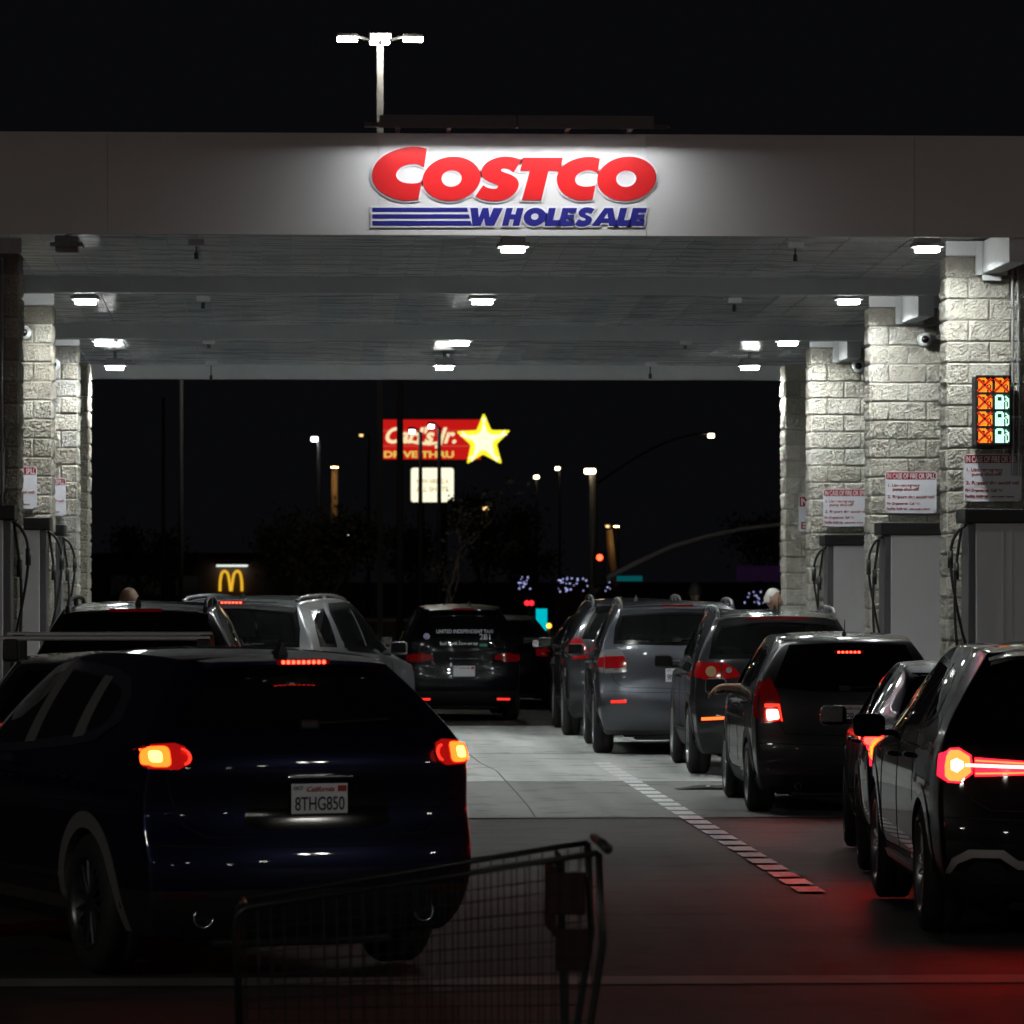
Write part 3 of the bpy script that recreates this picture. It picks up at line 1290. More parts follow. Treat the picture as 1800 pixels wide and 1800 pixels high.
CX0, CX1 = -9.0, 13.5
canopy = thing('fuel_station_canopy', 'wide flat white fuel station canopy with plain deep fascia carried on stone pillars', 'canopy', (2, YF_, 5.0))
canopy.location = (0, 0, 0)
mb = MB()
seams = [CX0, PX(188, YF_), PX(665, YF_), PX(1136, YF_), PX(1608, YF_), CX1]
for a, b_ in zip(seams[:-1], seams[1:]):
    mb.box(a + .0015, b_ - .0015, YF_, YF_ + .05, ZBOT, ZT, bev=.002)
mb.box(CX0, CX1, YF_ + .05, YF_ + .09, ZBOT + .01, ZT - .01)
mb.box(CX0, CX1, YF_ - .004, YF_ + .12, ZT, ZT + .02)
fas = mb.build('fascia', M['fascia'], canopy)
rf = MB().box(CX0, CX1, YF_ + .13, YB[2] + .3, 5.45, 5.55)
for x in (CX0, CX1 - .05):
    rf.box(x, x + .05, YF_ + .13, YB[2] + .3, 4.75, 5.95)
rf.build('roof_deck', M['white_paint'], canopy)
mb = MB()
edges = [YF_ + .13] + list(YB)
rr = random.Random(3)
for i in range(3):
    ya, yb = edges[i] + (.22 if i else 0), edges[i + 1]
    x = CX0 + .1
    while x < CX1 - .3:
        tl = rr.uniform(-.006, .006)
        za, zb_ = zc(ya) + .17, zc(yb) + .17
        mb.add([(x + .001, ya, za + tl), (x + .294, ya, za - tl), (x + .294, yb, zb_ - tl), (x + .001, yb, zb_ + tl),
                (x + .001, ya, za + .04), (x + .294, ya, za + .04), (x + .294, yb, zb_ + .04), (x + .001, yb, zb_ + .04)],
               [(0, 3, 2, 1), (0, 1, 5, 4), (1, 2, 6, 5), (2, 3, 7, 6), (3, 0, 4, 7)], rr.choice((0, 0, 2, 3)))
        if x > CX0 + .2:
            mb.box(x - .004, x + .004, ya + .01, ya + .02, za - .004, za + .03)
            mb.add([(x - .004, ya, za - .005), (x + .004, ya, za - .005), (x + .004, yb, zb_ - .005), (x - .004, yb, zb_ - .005), (x - .004, ya, za + .03), (x + .004, ya, za + .03), (x + .004, yb, zb_ + .03), (x - .004, yb, zb_ + .03)], [(0, 3, 2, 1), (1, 2, 6, 5), (3, 0, 4, 7)], 1)
        x += .295
mb.build('ceiling', [M['pan'], M['rib'], M['pan_light'], M['pan_dull']], canopy)
for i, y in enumerate(YB):
    z0 = zc(y) if i < 2 else PZ(667, y)
    MB().box(CX0, CX1, y, y + .22, z0, z0 + (.3 if i < 2 else .9), bev=.006).build('beam', M['white_paint'], canopy)

COLY = (43.0, 48.8, 54.5, 57.4)
XR0, XL1 = 6.185, -2.60
prevb = (YF_ + .13, YB[0] + .22, YB[1] + .22, None)
for i in range(3):
    yc = COLY[i]
    g = MB()
    ycl = yc - .055
    zt = zc(yc) + .14
    zb_ = zc(yc) - .17
    for (xx, w) in ((6.60, .17),):
        g.box(xx - w / 2, xx + w / 2, prevb[i], ycl, zb_, zt, bev=.01)
        g.box(xx - .15, xx + .15, ycl - .03, ycl + .02, zb_ - .01, zt - .02, bev=.004)
        if i == 0:
            g.box(xx - .09, xx + .09, ycl - .05, ycl + .02, zb_ - .065, zb_ - .015, bev=.004)
    g.box(XR0 - .02, XR0 + 1.25, yc - .07, yc - .03, zc(yc) + .002, zt)
    g.build('girder', M['white_paint'], canopy)
    g = MB()
    g.box(XL1 - 1.2, XL1 + .02, yc - .07, yc - .03, zc(yc) + .002, zt)
    g.box(XL1 - .75, XL1 - .5, prevb[i], ycl, zb_, zt, bev=.01)
    g.build('girder', M['white_paint'], canopy)

# ------------------------------------------------------------------ split-face stone pillars
def stone_mat(name, c, warm):
    m, t, b = nt(name)
    tc = t.nodes.new("ShaderNodeTexCoord")
    n = t.nodes.new("ShaderNodeTexNoise")
    n.inputs["Scale"].default_value = 3.0
    n.inputs["Detail"].default_value = 8
    n.inputs["Roughness"].default_value = 0.7
    t.links.new(tc.outputs["Object"], n.inputs["Vector"])
    r = t.nodes.new("ShaderNodeValToRGB")
    r.color_ramp.elements[0].position = 0.3
    r.color_ramp.elements[1].position = 0.7
    r.color_ramp.elements[0].color = (c[0] * .72, c[1] * .72, c[2] * .70, 1)
    r.color_ramp.elements[1].color = (*c, 1)
    t.links.new(n.outputs["Fac"], r.inputs[0])
    t.links.new(r.outputs[0], b.inputs["Base Color"])
    b.inputs["Roughness"].default_value = 0.9
    n2 = t.nodes.new("ShaderNodeTexNoise")
    n2.inputs["Scale"].default_value = 55
    n2.inputs["Detail"].default_value = 6
    n2.inputs["Roughness"].default_value = 0.7
    t.links.new(tc.outputs["Object"], n2.inputs["Vector"])
    bp = t.nodes.new("ShaderNodeBump")
    bp.inputs["Strength"].default_value = 1.0
    bp.inputs["Distance"].default_value = 0.02
    t.links.new(n2.outputs["Fac"], bp.inputs["Height"])
    t.links.new(bp.outputs[0], b.inputs["Normal"])
    return m


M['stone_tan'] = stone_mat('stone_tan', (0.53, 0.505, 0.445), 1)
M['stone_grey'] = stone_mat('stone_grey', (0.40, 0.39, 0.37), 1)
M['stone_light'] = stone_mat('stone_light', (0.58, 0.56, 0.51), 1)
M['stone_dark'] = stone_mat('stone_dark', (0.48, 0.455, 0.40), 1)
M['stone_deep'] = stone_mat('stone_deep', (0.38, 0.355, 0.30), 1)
M['mortar'] = mat('mortar', (0.40, 0.40, 0.39), 0.9)


def pillar(x0, x1, y0, y1, ztop, m, seed, label, pal=('stone_light', 'stone_dark')):
    rnd = random.Random(seed)
    CH, BL = .203, .406
    mb = MB()
    core = MB().box(x0 + .012, x1 - .012, y0 + .012, y1 - .012, 0.0, ztop)
    mb.add(core.v, core.f, 1)

    def face(org, ux, length, nrm, off, res_):
        z = ztop
        row = 0
        while z > 0.16:
            zl = max(0.15, z - CH)
            s = -((row % 2) * BL / 2) - off
            while s < length - .01:
                a, b_ = max(0, s), min(length, s + BL)
                s += BL
                if b_ - a < .03:
                    continue
                nx = max(4, int((b_ - a) / res_))
                nz = max(4, int((z - zl) / res_))
                base = rnd.uniform(.008, .013)
                mi_ = rnd.choice((0, 0, 2, 3))
                ph = Vector((rnd.uniform(0, 50), rnd.uniform(0, 50), rnd.uniform(0, 50)))
                tx, tz = rnd.uniform(-.006, .006), rnd.uniform(-.010, .010)
                rough_ = rnd.uniform(.7, 1.25)
                vs, fs = [], []
                for j in range(nz + 1):
                    for i in range(nx + 1):
                        fx, fz = i / nx, j / nz
                        aa = a + .003 + (b_ - a - .006) * fx
                        zz = zl + .003 + (z - zl - .006) * fz
                        if i in (0, nx) or j in (0, nz):
                            d = -.003
                        else:
                            q = Vector((aa * 10, zz * 10, 0)) + ph
                            d = base + rough_ * (.006 * noise.noise(q) + .005 * noise.noise(q * 2.1) + .008 * noise.noise(q * 4.3) + .011 * noise.noise(q * 9.1))
                            d += tx * (fx - .5) + tz * (fz - .5)
                            d = max(-.006, d)
                        vs.append(org + ux * aa + Vector((0, 0, zz)) + nrm * d)
                w = nx + 1
                for j in range(nz):
                    for i in range(nx):
                        fs.append((j * w + i, j * w + i + 1, (j + 1) * w + i + 1, (j + 1) * w + i))
                mb.add(vs, fs, mi_)
            z = zl
            row += 1
    wx, wy = x1 - x0, y1 - y0
    face(Vector((x0, y0, 0)), Vector((1, 0, 0)), wx, Vector((0, -1, 0)), 0.0, .0145)
    face(Vector((x0, y1, 0)), Vector((0, -1, 0)), wy, Vector((-1, 0, 0)), .2, .022)
    face(Vector((x1, y0, 0)), Vector((0, 1, 0)), wy, Vector((1, 0, 0)), .2, .022)
    o = mb.build('stone_pillar', [m, M['mortar'], M[pal[0]], M[pal[1]]])
    return tag(o, label, 'pillar', 'stone block pillars of the canopy')


PL = [("nearest right pillar, tan stone block with the lit lane sign on it", "second right pillar, tan stone blocks behind the nearest right pillar", "third right pillar, tan stone block with the smallest full fire sign", "unlit dark stone pillar farthest back on the right"),
      ("nearest left pillar, stone block in shadow at the photo's left edge", "second left pillar, brightly lit tan stone block", "third left pillar, pale grey stone block lit from the side", "unlit dark stone pillar farthest back on the left")]
for i, yc in enumerate(COLY):
    dp = .45
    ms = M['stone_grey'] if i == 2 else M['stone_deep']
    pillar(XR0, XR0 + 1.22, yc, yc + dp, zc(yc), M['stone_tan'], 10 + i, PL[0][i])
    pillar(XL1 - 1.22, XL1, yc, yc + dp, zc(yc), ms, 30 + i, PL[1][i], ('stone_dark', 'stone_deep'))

for x0, x1, nm in ((5.98, 7.6, 'right'), (-4.0, -2.45, 'left')):
    o = MB().box(x0, x1, 41.6, 58.6, 0, .15, bev=.02).build('pump_island', M['gutter'])
    tag(o, f'low concrete kerb island under the {nm} row of pillars and pumps', 'kerb island', 'pump islands')

# ------------------------------------------------------------------ canopy lamps
M['lens'] = emat('lamp_lens', (0.95, 1.0, 0.955), LENS_STRENGTH)
M['lens_rim'] = emat('lens_rim', (0.98, 1.0, 0.95), 44.0)
M['lens_off'] = mat('lens_off', (0.35, 0.36, 0.36), 0.3)
M['housing'] = mat('lamp_housing', (0.50, 0.51, 0.52), 0.45, 0.2)
ROWY = (42.3, 48.1, 53.9, 57.7)
ROWN = ('front row', 'second row', 'third row', 'back row')
LX = {'left': (118, 150, 183, 202), 'middle': (902, 848, 808, 781), 'right': (1630, 1492, 1385, 1318)}
LPY = (437, 529, 602, 645)
proto_lamp = None
for side in ('left', 'middle', 'right'):
    for i, Y in enumerate(ROWY):
        p = PY(LX[side][i], LPY[i] + 2, Y)
        z0 = p.z
        lit = not (side == 'left' and i == 0)
        pos = {'left': 'along the left pillars', 'middle': 'over the middle of the lanes', 'right': 'along the right pillars'}[side]
        lab = f"lit white canopy light in the {ROWN[i]} {pos}"
        if not lit:
            lab = "unlit canopy light with dark grille at the left end of the front row"
        t_ = thing('canopy_light', lab, 'ceiling light', (p.x, Y, z0), 0, 'canopy lights')
        up = zc(Y) + .17 - z0
        mb = MB().box(-.15, .15, -.14, .14, .022, .062, bev=.012)
        mb.box(-.11, .11, -.12, .12, .060, min(up, .12), bev=.01)
        mb.tube([(0, 0, .06), (0, 0, max(.1, up))], .02, 8)
        for k in range(12):
            xx = -.13 + .26 * k / 11
            mb.box(xx - .004, xx + .004, -.146, -.138, .030, .055)
        mb.build('housing', M['housing'], t_)
        mb = MB()
        for bx_ in ((-.105, .105, -.10, -.094), (-.105, .105, .094, .10), (-.105, -.099, -.094, .094), (.099, .105, -.094, .094)):
            mb.box(*bx_, -.020, .021)
        mb.build('lens_rim', M['lens_rim'] if lit else M['lens_off'], t_)
        MB().box(-.097, .097, -.091, .091, .012, .020).build('lens', M['lens'] if lit else M['lens_off'], t_)
# ceiling sensors
for k, (px, py, Y) in enumerate([(345, 449, 43.4), (357, 537, 49.6), (367, 607, 55.6), (371, 664, 59.3), (1398, 453, 43.4), (1291, 542, 49.6), (1205, 608, 55.6), (1143, 661, 59.3)]):
    p = PY(px, py, Y)
    side = 'left' if px < 900 else 'right'
    top = zc(Y) + .17
    mb = MB().box(-.075, .075, -.075, .075, top - p.z - .06, top - p.z, bev=.006, mi=1)
    mb.tube([(0, 0, -.035), (0, 0, .03)], .021, 10)
    mb.tube([(0, 0, .03), (0, 0, top - p.z - .03)], .009, 6)
    o = mb.build('ceiling_sensor', [M['black_plastic'], M['white_paint']])
    o.location = p
    tag(o, f"small black sensor hanging from the ceiling, {side} side, {('first', 'second', 'third', 'fourth')[k % 4]} bay from the front", 'sensor', 'ceiling sensors')

# ------------------------------------------------------------------ store sign on the fascia
M['sign_red'] = mat('sign_red', (0.60, 0.016, 0.018), 0.35, spec=0.4, vary=0.05, scale=4)
M['sign_blue'] = mat('sign_blue', (0.022, 0.022, 0.22), 0.35, spec=0.4)
M['sign_white'] = mat('sign_white', (0.74, 0.75, 0.77), 0.4)


def ZZ(x, y):
    """zoomed sign pixel -> metres on the fascia"""
    p = PY(500 + x / 2.25, y / 2.25, YF_)
    return (p.x, p.z)


def ell(cx, cy, rx, ry, n=40, sh=0.0, pw=2.0):
    out = []
    for k in range(n):
        a = 2 * math.pi * k / n
        c, s = math.cos(a), math.sin(a)
        x = rx * math.copysign(abs(c) ** (2 / pw), c)
        y = ry * math.copysign(abs(s) ** (2 / pw), s)
        out.append((cx + x - sh * y, cy + y))
    return out


def open_smooth(pts, n=6):
    """Catmull-Rom through an open run"""
    out = []
    P = [Vector((*p, 0)) for p in pts]
    P = [P[0] * 2 - P[1]] + P + [P[-1] * 2 - P[-2]]
    for i in range(1, len(P) - 2):
        for s in range(n):
            t = s / n
            q = 0.5 * ((2 * P[i]) + (P[i + 1] - P[i - 1]) * t + (2 * P[i - 1] - 5 * P[i] + 4 * P[i + 1] - P[i + 2]) * t * t + (3 * P[i] - P[i - 1] - 3 * P[i + 1] + P[i + 2]) * t ** 3)
            out.append((q.x, q.y))
    out.append(pts[-1])
    return out


C1 = open_smooth([(563, 588), (528, 581), (480, 584), (430, 598), (386, 622), (358, 654), (347, 692), (354, 726), (380, 758), (428, 783), (478, 793), (529, 789)]) + \
    open_smooth([(543, 719), (524, 725), (498, 726), (470, 722), (449, 710), (441, 693), (448, 675), (466, 659), (496, 650), (525, 650), (552, 662)])
O1 = [ell(661, 707, 114, 87, 48, .10), ell(661, 706, 40, 33, 36, .06)]
S1 = open_smooth([(938, 632), (905, 623), (868, 620), (832, 627), (802, 642), (783, 664), (779, 686), (788, 704), (808, 718), (834, 728), (845, 736), (838, 746), (820, 747), (800, 742), (786, 733)]) + \
    open_smooth([(755, 777), (784, 789), (820, 795), (858, 792), (894, 778), (918, 754), (926, 728), (918, 706), (896, 692), (868, 682), (856, 674), (866, 666), (886, 669), (906, 682)])
T1 = [(944, 624), (1101, 624), (1088, 676), (1044, 676), (1015, 791), (939, 791), (970, 676), (932, 676)]
C2 = open_smooth([(1247, 628), (1214, 621), (1168, 625), (1122, 642), (1090, 670), (1077, 706), (1087, 746), (1118, 776), (1165, 792), (1218, 788)]) + \
    open_smooth([(1229, 734), (1208, 738), (1180, 738), (1158, 730), (1149, 712), (1156, 693), (1178, 678), (1206, 673), (1238, 683)])
O2 = [ell(1353, 707, 116, 87, 48, .10), ell(1351, 707, 40, 33, 36, .06)]
letters = [[C1], O1, [S1], [T1], [C2], O2]
sign = thing('store_sign', 'large sign of red COSTCO letters over blue WHOLESALE on the white fascia', 'sign', (0, YF_, 0))
sgY = 0.0
SGN = Matrix.Rotation(math.pi / 2, 4, 'X')


def sign_part(name, loops, m, front, depth, bevel=.0):
    lp = [[(ZZ(*p)) for p in l] for l in loops]
    me = curve_mesh(name, lp, depth / 2, bevel)
    me.transform(Matrix.Translation((0, -front + depth / 2 + 0.0, 0)) @ SGN)
    me.materials.append(m)
    return link(bpy.data.objects.new(name, me), sign)


def grow(loops, d):
    return [offset_poly(loops[0], d)] + [offset_poly(l, -d) for l in loops[1:]]


def clean(lp, tol=2.0):
    out = []
    for p in lp:
        if not out or math.hypot(p[0] - out[-1][0], p[1] - out[-1][1]) > tol:
            out.append(p)
    if math.hypot(out[0][0] - out[-1][0], out[0][1] - out[-1][1]) <= tol:
        out.pop()
    return out


for lt in letters:
    lt = [clean(l) for l in lt]
    o = sign_part('letter', lt, M['sign_red'], .019, .009, .0006)
    b2 = sign_part('letter_border', grow(lt, 7.5), M['sign_white'], .011, .010, .0006)
    b2.parent = o
bars = [[(348, 822), (722, 822), (726, 838), (348, 838)], [(348, 848), (729, 848), (733, 864), (348, 864)], [(348, 874), (736, 874), (741, 892), (348, 892)]]
WH = {
    'W': [[(738, 823), (765, 823), (769, 862), (784, 823), (806, 823), (811, 862), (827, 823), (864, 823), (829, 893), (795, 893), (789, 862), (776, 893), (744, 893), (735, 823)]],
    'H': [[(878, 823), (903, 823), (896, 848), (913, 848), (920, 823), (946, 823), (928, 893), (902, 893), (908, 868), (891, 868), (885, 893), (860, 893)]],
    'O': [ell(990, 858, 44, 36, 36, .12), ell(990, 857, 15, 13, 24, .08)],
    'L': [[(1046, 823), (1073, 823), (1061, 871), (1092, 871), (1086, 893), (1029, 893)]],
    'E': [[(1100, 823), (1157, 823), (1152, 841), (1122, 841), (1120, 849), (1147, 849), (1143, 866), (1116, 866), (1113, 874), (1144, 874), (1139, 893), (1083, 893)]],
    'S': [open_smooth([(1226, 827), (1206, 821), (1184, 822), (1168, 832), (1163, 846), (1172, 857), (1188, 864), (1190, 870), (1180, 873), (1164, 867)], 4) + open_smooth([(1147, 888), (1166, 895), (1190, 894), (1209, 884), (1216, 868), (1209, 857), (1192, 849), (1190, 843), (1199, 841), (1213, 846)], 4)],
    'A': [[(1266, 823), (1299, 823), (1312, 893), (1284, 893), (1282, 881), (1253, 881), (1245, 893), (1214, 893)], [(1263, 864), (1280, 864), (1277, 842)]],
    'M': [[(1328, 823), (1355, 823), (1343, 871), (1372, 871), (1366, 893), (1310, 893)]],
    'F': [[(1378, 823), (1433, 823), (1429, 841), (1400, 841), (1398, 849), (1424, 849), (1420, 866), (1394, 866), (1391, 874), (1424, 874), (1419, 893), (1361, 893)]],
}
for bar in bars:
    sign_part('stripe', [bar], M['sign_blue'], .0135, .006, .0006)
sign_part('stripe_border', [[(341, 814), (728, 814), (750, 900), (341, 900)]], M['sign_white'], .0105, .010, .0006)
for k, lt in WH.items():
    lt = [clean(l, 1.2) for l in lt]
    o = sign_part('small_letter', lt, M['sign_blue'], .0145, .006, .0006)
    b2 = sign_part('letter_border', [offset_poly(lt[0], 6.0)], M['sign_white'], .011, .010, .0006)
    b2.parent = o

# lamp bar above the sign
xa, xm, xb = PX(666, 40.9), PX(906, 40.9), PX(1145, 40.9)
bar = thing('sign_lamp_bar', 'long dark lamp bar on the fascia top shining down on the store sign', 'sign lamp', ((xa + xb) / 2, YF_, ZT))
bx = (xa + xb) / 2
M['bar'] = mat('bar_paint', (0.16, 0.155, 0.15), 0.5)
M['bar_led'] = emat('bar_led', (0.95, 0.97, 1.0), 135.0)
for a, b_ in ((xa, xm - .006), (xm + .006, xb)):
    mb = MB()
    mb.box(a - bx, b_ - bx, -.58, -.38, .105, .13)
    mb.box(a - bx, b_ - bx, -.58, -.57, .014, .105)
    mb.box(a - bx, b_ - bx, -.39, -.38, .0330, .105)
    mb.box(a - bx, a - bx + .01, -.57, -.39, .03, .105)
    mb.box(b_ - bx - .01, b_ - bx, -.57, -.39, .03, .105)
    h_ = mb.build('housing', M['bar'], bar)
    MB().box(a - bx + .03, b_ - bx - .03, -.495, -.465, .066, .074).build('led_strip', M['bar_led'], h_)
mb = MB()
for px in (700, 790, 1000, 1110):
    x = PX(px, 40.9) - bx
    mb.box(x - .02, x + .02, -.385, .06, .042, .062)
    mb.box(x - .02, x + .02, .02, .06, .0, .055)
mb.box(xa - bx - .13, xa - bx + .02, -.30, -.22, .05, .09)
mb.tube([(xb - bx, -.28, .07), (xb - bx + .15, -.28, .07), (xb - bx + .17, -.26, .06), (xb - bx + .15, -.24, .05), (xb - bx, -.24, .05)], .008, 6)
mb.build('bracket', M['bar'], bar)

# ------------------------------------------------------------------ fire and spill signs
M['fire_white'] = mat('fire_sign_white', (0.68, 0.69, 0.76), 0.35)
M['fire_red'] = mat('fire_sign_red', (0.30, 0.008, 0.014), 0.4)


def fire_sign(xc, y, zcen, label):
    s = thing('fire_sign', label, 'sign', (xc, y, zcen), 0, 'fire and spill signs')
    W2, H2 = .277, .225
    me = curve_mesh('panel', [round_poly([(-W2, -H2), (W2, -H2), (W2, H2), (-W2, H2)], .03)], .003)
    put_mesh('panel', me, M['fire_white'], s, FACE_ME)
    hd = round_poly([(-W2 + .008, H2 - .085), (W2 - .008, H2 - .085), (W2 - .008, H2 - .008), (-W2 + .008, H2 - .008)], .02)
    h = put_mesh('header', curve_mesh('header', [hd], .0008), M['fire_red'], s, Matrix.Translation((0, -.0042, 0)) @ FACE_ME)
    tm = text_mesh('IN CASE OF FIRE OR SPILL', .075, .0004, .0012, align='CENTER', width=.515)
    ys = [v.co.y for v in tm.vertices]
    k = .058 / (max(ys) - min(ys))
    for v in tm.vertices:
        v.co.y *= k
    put_mesh('header_lettering', tm, M['fire_white'], h, at(0, -.0056, H2 - .076))
    rows = [('1. Use emergency', -.255, .062, .045, .345), ('pump shut-off!', -.2, .020, .045, .285), ('2. Report the accident!', -.255, -.062, .045, .505),
            ('Fire Department:  Call 911', -.262, -.133, .040, .35), ('Facility Address:', -.262, -.188, .040, .22), ('10000 RAMSEY AVENUE', -.02, -.186, .018, .22)]
    mes = []
    for tx, x, z, sz, wd in rows:
        mes.append((text_mesh(tx, sz, .0004, .0012, width=wd), at(x, -.0046, z)))
    join_meshes('lettering', mes, M['fire_red'], s)
    mb = MB()
    for x in (-W2 + .02, W2 - .02):
        for z in (-H2 + .02, H2 - .02):
            mb.lathe([(0, .008), (-.004, .006), (-.004, 0)], 'y', 10, c=(x, -.003, z))
    mb.build('screw', M['gal'], s)
    MB().box(-.03, .03, .003, .04, -.2, .2).build('spacer', M['gal'], s)
    return s


FS = [("fire and spill sign right below the lit lane sign", "white and red fire and spill sign on the second right pillar",
       "white and red fire and spill sign on the third right pillar"),
      ("fire and spill sign cut off by the photo's left edge on the dark pillar", "fire and spill sign half hidden on the second left pillar", "fire and spill sign half hidden on the third left pillar")]
for i in range(3):
    Y = COLY[i] - .06
    fire_sign(PX((1745, 1601.4, 1487.5)[i], Y), Y, PZ((839, 865, 892)[i], Y), FS[0][i])
    right = PX((8, 64.5, 115.5)[i], Y)
    fire_sign(right - .277, Y, PZ((825, 858, 874)[i], Y), FS[1][i])
# half hidden no-smoking sign on the farthest right pillar
Y = COLY[3] - .06
p = PY(1404, 903, Y)
s = thing('warning_sign', 'white and red warning sign half hidden behind the third right pillar', 'sign', (p.x + .26, Y, p.z))
put_mesh('panel', curve_mesh('panel', [round_poly([(-.26, -.225), (.26, -.225), (.26, .225), (-.26, .225)], .03)], .003), M['fire_white'], s, FACE_ME)
h = put_mesh('header', curve_mesh('header', [round_poly([(-.25, .09), (.25, .09), (.25, .215), (-.25, .215)], .015)], .0008), M['fire_red'], s, Matrix.Translation((0, -.0042, 0)) @ FACE_ME)
put_mesh('header_lettering', text_mesh('NO', .12, .0004, .003, width=.2), M['fire_white'], h, at(-.235, -.0056, .11))
join_meshes('lettering', [(text_mesh('S', .11, .0004, .003), at(-.10, -.0046, -.02)), (text_mesh('E', .12, .0004, .004), at(-.235, -.0046, -.19))], M['fire_red'], s)

# ------------------------------------------------------------------ lane sign
Y = COLY[0] - .30
p0, p1 = PY(1715, 783, Y), PY(1777, 661, Y)
w, hgt = p1.x - p0.x, p1.z - p0.z
ls = thing('lane_status_sign', 'tall lit lane sign with orange crossed pumps and green pump symbols', 'lit sign', ((p0.x + p1.x) / 2, Y, p0.z))
mb = MB().box(-w / 2, w / 2, .0, .24, 0, hgt, bev=.008)
mb.box(-w / 2, w / 2, -.02, .0, hgt - .006, hgt + .006)
mb.build('cabinet', M['black_plastic'], ls)
MB().box(-.05, .05, .24, .33, hgt * .3, hgt * .7).build('mounting_arm', M['black_plastic'], ls)
M['led_or'] = emat('led_orange', (1.0, 0.30, 0.02), 1.7)
M['led_rd'] = emat('led_red', (1.0, 0.055, 0.01), 1.5)
M['led_gr'] = emat('led_green', (0.60, 1.0, 0.82), 1.9)
M['led_gd'] = emat('led_green_dim', (0.0, 0.45, 0.20), 0.22)
PUMP = ["..#####.....", ".#######.#..", ".##...##.##.", ".##...##..##", ".##...##.###", ".########.##", ".#######.#.#", ".#######.#.#", ".#######.#.#", ".#######.#.#", ".#######.###", ".#######.##."]
rowh = hgt / 4.12
cw = w * .435
for r_ in range(4):
    for c_ in range(2):
        ok = c_ == 1 and r_ > 0
        mo, mr_ = MB(), MB()
        for j in range(12):
            for i in range(12):
                ch = PUMP[j][i] == '#'
                x = -w / 2 + w * .04 + c_ * (w * .475) + cw * (i + .5) / 12
                z = hgt - hgt * .025 - r_ * rowh - rowh * .86 * (j + .5) / 12
                s_ = cw / 12 * .40
                q = [(x - s_, -.0015, z - s_), (x + s_, -.0015, z - s_), (x + s_, -.0015, z + s_), (x - s_, -.0015, z + s_)]
                if ok:
                    if ch:
                        mo.add(q, [(0, 1, 2, 3)])
                    else:
                        mr_.add(q, [(0, 1, 2, 3)])
                else:
                    d1, d2 = abs(i - j), abs(i + j - 11)
                    if d1 == 0 or d2 == 0:
                        continue
                    if d1 <= 1 or d2 <= 1:
                        mr_.add(q, [(0, 1, 2, 3)])
                    elif ch:
                        mo.add(q, [(0, 1, 2, 3)])
        o = mo.build('pump_symbol', M['led_gr'] if ok else M['led_or'], ls)
        mr_.build('symbol_outline', M['led_gd'] if ok else M['led_rd'], o)

# conduits on the nearest right pillar
for k, px in enumerate((1780, 1790)):
    x = PX(px, COLY[0] - .05)
    mb = MB().tube([(x, COLY[0] - .075, 3.0), (x, COLY[0] - .075, zc(COLY[0]) - .02)], .013, 8)
    for z in (3.55, 4.1, 4.6):
        mb.box(x - .022, x + .022, COLY[0] - .095, COLY[0] - .05, z - .015, z + .015, bev=.004)
    o = mb.build('conduit', M['gal'])
    autosmooth(o)
    tag(o, ('thin grey conduit running up the nearest right pillar, left one of two', 'thin grey conduit running up the nearest right pillar, right one of two')[k], 'conduit', 'conduits')

x = PX(3, COLY[0] - .05)
o = MB().tube([(x, COLY[0] - .06, 2.6), (x, COLY[0] - .06, zc(COLY[0]) - .05)], .014, 8).build('conduit', M['gal'], None, True)
tag(o, "grey conduit running up the shadowed nearest left pillar", 'conduit', 'conduits')

# dome cameras
for (px, py, i, lab) in ((1625, 597, 1, 'white ringed dome camera on the second right pillar'), (1508, 644, 2, 'white ringed dome camera on the third right pillar'),
                         (42, 585, 1, 'white ringed dome camera at the edge of the second left pillar'), (94, 641, 2, 'white ringed dome camera at the edge of the third left pillar')):
    Y = COLY[i] - .05
    p = PY(px, py, Y)
    c_ = thing('dome_camera', lab, 'security camera', p, 0, 'dome cameras')
    MB().lathe([(.05, .0), (.05, .078), (-.03, .078), (-.055, .07), (-.062, .052), (-.062, 0)], 'y', 32).build('housing', M['white_paint'], c_, True)
    MB().ball((0, -.055, 0), .043, n=20).build('dome', M['frit'], c_, True)

# ------------------------------------------------------------------ fuel dispensers
M['cab'] = mat('dispenser_panel', (0.76, 0.75, 0.77), 0.42, spec=0.4)
M['cab_side'] = mat('dispenser_side', (0.12, 0.12, 0.125), 0.4)


